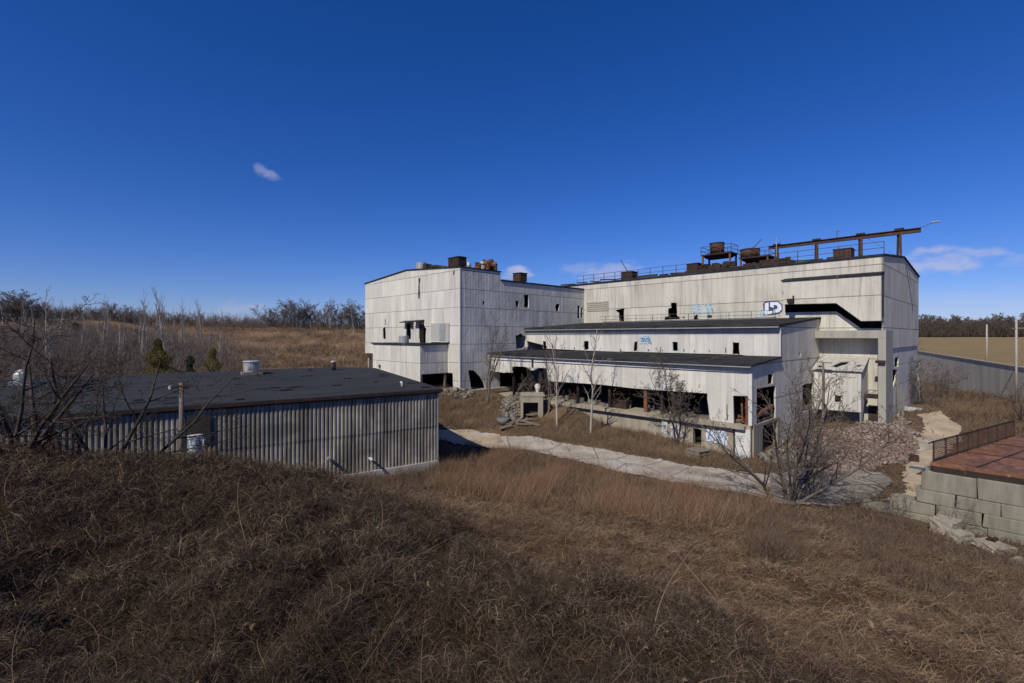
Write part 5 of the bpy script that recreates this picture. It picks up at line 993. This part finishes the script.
for row_, (Y_, hh0) in enumerate([(415, 17), (430, 19), (450, 22)]):
    px_ = 872+row_*3
    while px_ < 1090:
        p = gl(px_, Y_+r.uniform(-6, 6)); s_ = hh0/16*r.uniform(.75, 1.1)*1.02
        if k == 0: far0.location = p; far0.scale = (s_*1.25, s_*1.25, s_)
        elif k == 1: far1.location = p; far1.scale = (s_*1.25, s_*1.25, s_)
        else: dup((far0, far1)[k % 2], p, r.uniform(0, 6.28), (s_*1.25, s_*1.25, s_))
        px_ += r.uniform(5.2, 8.2); k += 1
# brush thickets
def thicket(name, label, pts, n, hgt, wd, mat, seed, spread=.5, pw=0):
    r = np.random.default_rng(seed); P_ = np.array(pts, float)
    i = r.integers(0, len(P_)-1, n); t = r.random(n)[:, None]; b = P_[i]*(1-t)+P_[i+1]*t; b = b+r.normal(0, 1, (n, 2))*pw; z = H(b[:, 0], b[:, 1])
    d = np.stack([r.normal(0, spread, n), r.normal(0, spread, n), np.abs(r.normal(1, .3, n))], 1); d /= np.linalg.norm(d, axis=1)[:, None]; L_ = hgt*r.uniform(.35, 1.0, n)[:, None]
    p0 = np.stack([b[:, 0], b[:, 1], z], 1); p0 = p0+d*L_*r.uniform(0, .4, n)[:, None]; p1 = p0+d*L_*.5; d2 = d+r.normal(0, .3, d.shape); p2 = p1+d2*L_*.4
    sg = np.concatenate([np.concatenate([p0, p1, np.full((n, 1), wd), np.full((n, 1), wd*.8)], 1), np.concatenate([p1, p2, np.full((n, 1), wd*.8), np.full((n, 1), wd*.4)], 1)]); co, f = segs_mesh(sg, 3)
    return tag(np_mesh(name, co, f, mat), label, 'brush', kind='stuff')
thicket('brush', 'low grey-brown brush along the top of the hill', [gl(x, Y)[:2] for x, Y in [(-80, 78), (0, 80), (60, 84), (130, 87), (200, 92), (260, 97), (320, 99), (400, 104)]], 9000, 2.6, .020, 'twig_grey', 1, .5, 1.6)
thicket('brush', 'brown scrub on the slope directly behind the low dark-roofed building', [gl(x, Y)[:2] for x, Y in [(-80, 54), (-20, 54), (30, 57), (80, 58), (120, 59), (150, 60)]], 20000, 3.6, .016, 'twig_grey', 2, .55, 6.0)
thicket('far_wood_brush', 'dense dark undergrowth of the far wood', [gl(x, Y)[:2] for x, Y in [(860, 412), (940, 420), (1000, 425), (1100, 430)]], 26000, 13, .08, 'twig', 3, .4, 6)
# evergreens
def cedar(label, px, Y, yt, wr, mat, seed, n=2600):
    p = gl(px, Y); ht = CAMZ-(yt-HY)*Y/F-p[2]; t = thing('evergreen_shrub', label, 'evergreen', p); r = np.random.default_rng(seed)
    MB().tube([(p[0], p[1], p[2]-.2), (p[0], p[1], p[2]+ht*.9)], [.1, .02], 6).build('trunk', 'bark_dark', t)
    h = r.random(n)**1.15; lob = 1+.35*np.sin(h*19+seed)+.25*np.sin(h*7); rad = wr*(1-h)**.7*lob*(.35+.65*np.sqrt(r.random(n))); th = r.uniform(0, 6.28, n); rad = rad*(1+.25*np.sin(th*3+h*9+seed))
    c_ = np.stack([rad*np.cos(th), rad*np.sin(th), h*ht+.1], 1); s_ = r.uniform(.04, .10, n)[:, None]; u = r.normal(0, 1, (n, 3)); u[:, 2] += .8; u /= np.linalg.norm(u, axis=1)[:, None]; v = np.cross(u, r.normal(0, 1, (n, 3))); v /= np.linalg.norm(v, axis=1)[:, None]
    co = np.stack([c_-v*s_*.4, c_+v*s_*.4, c_+u*s_*1.6], 1).reshape(-1, 3); f = np.arange(3*n).reshape(-1, 3); np_mesh('foliage', co, f, mat, parent=t)
cedar('broad yellow-green evergreen behind the low roof, larger of the two', 158, 46, 340, 2.3, 'needle', 1, 16000); cedar('smaller dark olive evergreen behind the low roof, right of the yellow-green one', 213, 48, 349, 1.5, 'needle', 2, 6000); cedar('low dark evergreen between the two olive ones', 190, 45, 357, 1.3, 'needle_dark', 3, 5000)
cedar('dark hemlock-like evergreen in the scrub on the upper left slope', 75, 66, 324, 2.6, 'needle_dark', 4, 9000)
# ------------------------------------------------------------------ grasses
def blades(name, label, X, Y, L_, wd, mat, lay=0., curl=1., lift=.2, seed=0, rows=4, zoff=0., lean=None):
    """ribbons: lay 0 upright .. 1 lying"""
    r = np.random.default_rng(seed); n = len(X); Z = H(X, Y)+zoff; L_ = L_*r.uniform(.5, 1.25, n); wd = wd*r.uniform(.6, 1.4, n)
    th = r.uniform(0, 2*np.pi, n)
    if lean is not None: th = np.where(r.random(n) < .6, lean+r.normal(0, .7, n), th)
    cu = r.normal(0, curl, n); lay_ = np.clip(lay+r.normal(0, .12, n), 0.02, 1); pts = []; x, y, z = X.copy(), Y.copy(), Z+r.uniform(0, 1, n)*lift*(lay > .5)
    el = (1-lay_)*np.pi/2+ (r.uniform(0, .9, n) if lay > .5 else 0)
    for k in range(rows):
        pts.append(np.stack([x, y, z], 1)); st = L_/(rows-1); x = x+np.cos(th)*np.cos(el)*st; y = y+np.sin(th)*np.cos(el)*st; z = z+np.sin(el)*st
        th = th+cu/(rows-1); el = el-(r.uniform(.2, 1.1, n)/(rows-1)*(2.2 if lay > .5 else .8))
    P_ = np.stack(pts, 1); fa_ = r.uniform(0, np.pi, n); sd_ = np.stack([np.cos(fa_), np.sin(fa_), r.normal(0, .4, n)], 1); sd_ /= np.linalg.norm(sd_, axis=1)[:, None]
    tp = np.linspace(1, .25, rows)[None, :, None]; off = sd_[:, None]*wd[:, None, None]*tp/2
    co = np.stack([P_-off, P_+off], 2).reshape(-1, 3); b = (2*rows*np.arange(n))[:, None, None]; k = np.arange(rows-1)[None, :, None]*2; f = (b+k+np.array([0, 1, 3, 2])[None, None]).reshape(-1, 4)
    o = np_mesh(name, co, f, mat); return tag(o, label, 'grass', kind='stuff')
def polar(n, r0, r1, az0, az1, seed, pw=1.):
    r = np.random.default_rng(seed); u = r.random(n); rr = r0*(r1/r0)**u if pw == 1 else np.sqrt(r0*r0+(r1*r1-r0*r0)*u); a_ = r.uniform(az0, az1, n); return rr*np.sin(a_), rr*np.cos(a_)
def keep(X, Y, extra=()):
    m = ~blocked(X, Y)
    creep = (np.sin(X*2.1+Y*1.3)+np.sin(X*.9-Y*2.7)+np.sin(X*4.3+Y*.5)+np.random.default_rng(len(X)).normal(0, .8, len(X))) > 2.0
    for pl in (poly_road, poly_pad, poly_path, poly_rub, poly_dl)+tuple(extra): m &= ~inpoly(X, Y, pl) | creep
    return X[m], Y[m]
def clump(X, Y, seed, sc_=1., thr=.0):
    r = np.random.default_rng(seed); s_ = 0
    for k in range(7): th = r.uniform(0, 6.28); l_ = sc_*r.uniform(.6, 2.2); s_ = s_+np.sin((X*np.cos(th)+Y*np.sin(th))*2*np.pi/l_+r.uniform(0, 6.28))
    m = s_/2.2 > thr+r.normal(0, .5, len(X)); return X[m], Y[m]
X_, Y_ = keep(*polar(680000, 1.5, 24, -1.15, 1.15, 1)); zz0 = Hs(X_, Y_); m = zz0 > .35; X_, Y_ = X_[m], Y_[m]; rr_ = np.hypot(X_, Y_)
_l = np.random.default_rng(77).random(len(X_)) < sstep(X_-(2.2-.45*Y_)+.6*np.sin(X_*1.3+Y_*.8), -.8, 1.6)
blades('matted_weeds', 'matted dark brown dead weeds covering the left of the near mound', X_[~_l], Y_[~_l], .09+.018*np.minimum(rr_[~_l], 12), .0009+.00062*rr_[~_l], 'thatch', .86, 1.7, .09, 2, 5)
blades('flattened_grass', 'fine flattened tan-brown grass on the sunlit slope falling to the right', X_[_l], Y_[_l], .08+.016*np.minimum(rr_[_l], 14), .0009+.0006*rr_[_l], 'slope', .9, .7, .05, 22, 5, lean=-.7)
X_, Y_ = polar(14000, 1.6, 16, -1.2, 1.2, 5); X_, Y_ = keep(X_, Y_); rr_ = np.hypot(X_, Y_)
blades('weed_stalks', 'pale curling weed stalks lying over the near mound', X_, Y_, .11+.028*rr_, .0014+.0005*rr_, 'grass_tan', .85, 2.4, .08, 6, 7)
X_, Y_ = polar(420, 1.8, 13, -1.2, 1.2, 61); X_, Y_ = keep(X_, Y_)
blades('bramble_canes', 'arching dead bramble canes straggling over the near mound', X_, Y_, .55+.04*np.hypot(X_, Y_), .0045+.0006*np.hypot(X_, Y_), 'cane', .45, 1.2, 0, 62, 9)
X_, Y_ = polar(5000, 1.6, 12, -1.2, 1.2, 63); X_, Y_ = clump(X_, Y_, 64, .9, .3)
blades('dead_leaves', 'small curled dead leaves caught in the weeds of the near mound', X_, Y_, np.full(len(X_), .05), np.full(len(X_), .022), 'slope', .8, .8, .1, 65, 3)
def pregion(poly, n, seed): 
    P_ = np.array(poly); r = np.random.default_rng(seed); x = r.uniform(P_[:, 0].min(), P_[:, 0].max(), n); y = r.uniform(P_[:, 1].min(), P_[:, 1].max(), n); m = inpoly(x, y, P_); return x[m], y[m]
# tall reddish grass between mound and road
RG = [gp(*p) for p in [(425, 478), (440, 462), (470, 450), (520, 453), (560, 462), (620, 478), (680, 490), (770, 503), (775, 520), (720, 528), (600, 520), (520, 510), (440, 498)]]
X_, Y_ = clump(*keep(*pregion(RG, 110000, 3)), 3, 3.4, .45); blades('tall_grass', 'tall reddish-brown grass between the mound and the pale road', X_, Y_, .62+.45*np.abs(np.sin(X_*1.1+Y_*.7)*np.cos(X_*.4-Y_*.9)), .008, 'grass_red', .2, .4, 0, 4, 4, lean=.3)
X_, Y_ = clump(*keep(*pregion(RG, 90000, 33)), 34, 1.1, .1); blades('tall_grass', 'paler bent grass mixed among the reddish grass before the road', X_, Y_, .45+.35*np.abs(np.sin(X_*.8-Y_*1.1)), .008, 'slope', .35, .6, 0, 35, 4)
RG2 = [S3(-.3, -.2, 0)[:2], S3(14, -.3, 0)[:2], S3(14, -3.2, 0)[:2], S3(6, -5, 0)[:2], S3(-1, -6, 0)[:2], (-1.5, 25)]
X_, Y_ = clump(*keep(*pregion(RG2, 36000, 8)), 8, 2, -.2); blades('tall_grass', 'tall pale dry grass at the foot of the corrugated wall', X_, Y_, .75, .010, 'grass_brown', .15, .3, 0, 9, 4)
# yard grass: everything else inside 75 m
_r = np.random.default_rng(90); X_ = _r.uniform(-75, 6, 110000); Y_ = _r.uniform(56, 104, 110000); X_, Y_ = clump(*keep(X_, Y_), 91, 5, .1)
blades('hill_grass', 'tussocky golden-brown grass over the hillside behind', X_, Y_, .75, .035, 'grass_tan', .3, .8, 0, 92, 3)
_r = np.random.default_rng(93); X_ = _r.uniform(-75, 6, 60000); Y_ = _r.uniform(56, 104, 60000); X_, Y_ = clump(*keep(X_, Y_), 94, 7, .5)
blades('hill_weeds', 'darker brown weeds in patches over the hillside behind', X_, Y_, .9, .035, 'grass_brown', .2, .6, 0, 95, 3)
X_, Y_ = keep(*polar(260000, 15, 85, -1.1, 1.1, 11)); zz0 = Hs(X_, Y_); a_, b_ = abc(X_, Y_); m = (np.hypot(X_, Y_) > 20) | (zz0 < 1.5); X_, Y_ = clump(X_[m], Y_[m], 12, 3.5, -.5); rr_ = np.hypot(X_, Y_)
blades('dry_grass', 'dry brown grass over the yard and the hillside', X_, Y_, .26+.006*rr_, .006+.0006*rr_, 'grass_brown', .35, .8, 0, 13, 4)
BK_ = [gp(*p) for p in [(505, 432), (530, 424), (545, 408), (600, 414), (660, 432), (700, 449), (750, 462), (790, 470), (720, 468), (660, 458), (600, 447), (530, 436)]]
X_, Y_ = clump(*keep(*pregion(BK_, 60000, 14)), 14, 1.6, -.5); blades('dry_grass', 'tan tussocky grass on the bank under the concrete base', X_, Y_, .5, .013, 'grass_tan', .3, .8, 0, 15, 4)
BK2 = [gp(*p) for p in [(436, 396), (450, 394), (500, 402), (506, 424), (480, 430), (436, 428)]]
X_, Y_ = clump(*keep(*pregion(BK2, 26000, 16)), 16, 1.6, -.5); blades('dry_grass', 'tan grass on the slope below the tall left block', X_, Y_, .5, .014, 'grass_tan', .3, .8, 0, 17, 4)
X_, Y_ = pregion(poly_rub, 22000, 71); a_, b_ = abc(X_, Y_); m = b_ < 11.3+np.sin(a_*2)*1.2; X_, Y_ = clump(X_[m], Y_[m], 72, 1.6, -.1); blades('rubble_weeds', 'reddish-brown weeds growing through the lower brick spill', X_, Y_, .6, .010, 'grass_red', .25, .5, 0, 73, 4)
# wispy plants on the right slope
X_, Y_ = keep(*polar(26000, 9, 24, .45, .95, 18)); X_, Y_ = clump(X_, Y_, 19, 1.2, .2); blades('weed_clumps', 'dark brown twiggy weeds scattered over the right slope', X_, Y_, .42, .008, 'grass_brown', .2, .6, 0, 20, 4)
for i, (px_, py_, ht, lab) in enumerate([(700, 0, 0, '')][:0]): pass
for i, (px_, py_, ht, lab) in enumerate([(893, 516, 1.3, 'bare twiggy shrub at the lower end of the dirt track'), (955, 530, 1.5, 'thin grey bush growing against the mossy block wall'), (860, 503, 1.1, 'small twiggy shrub at the right of the grey pavement')]):
    x_, y_ = gp(px_, py_); tree('bare_shrub', lab, (x_, y_, h1(x_, y_)), gen_tree(140+i, ht, 9, .5, .014, 3, (6, 4, 3), .3, .15, (0, 0), .004, .6, .45), 'bark_grey', 'twig_grey' if i == 1 else 'twig', cat='shrub')
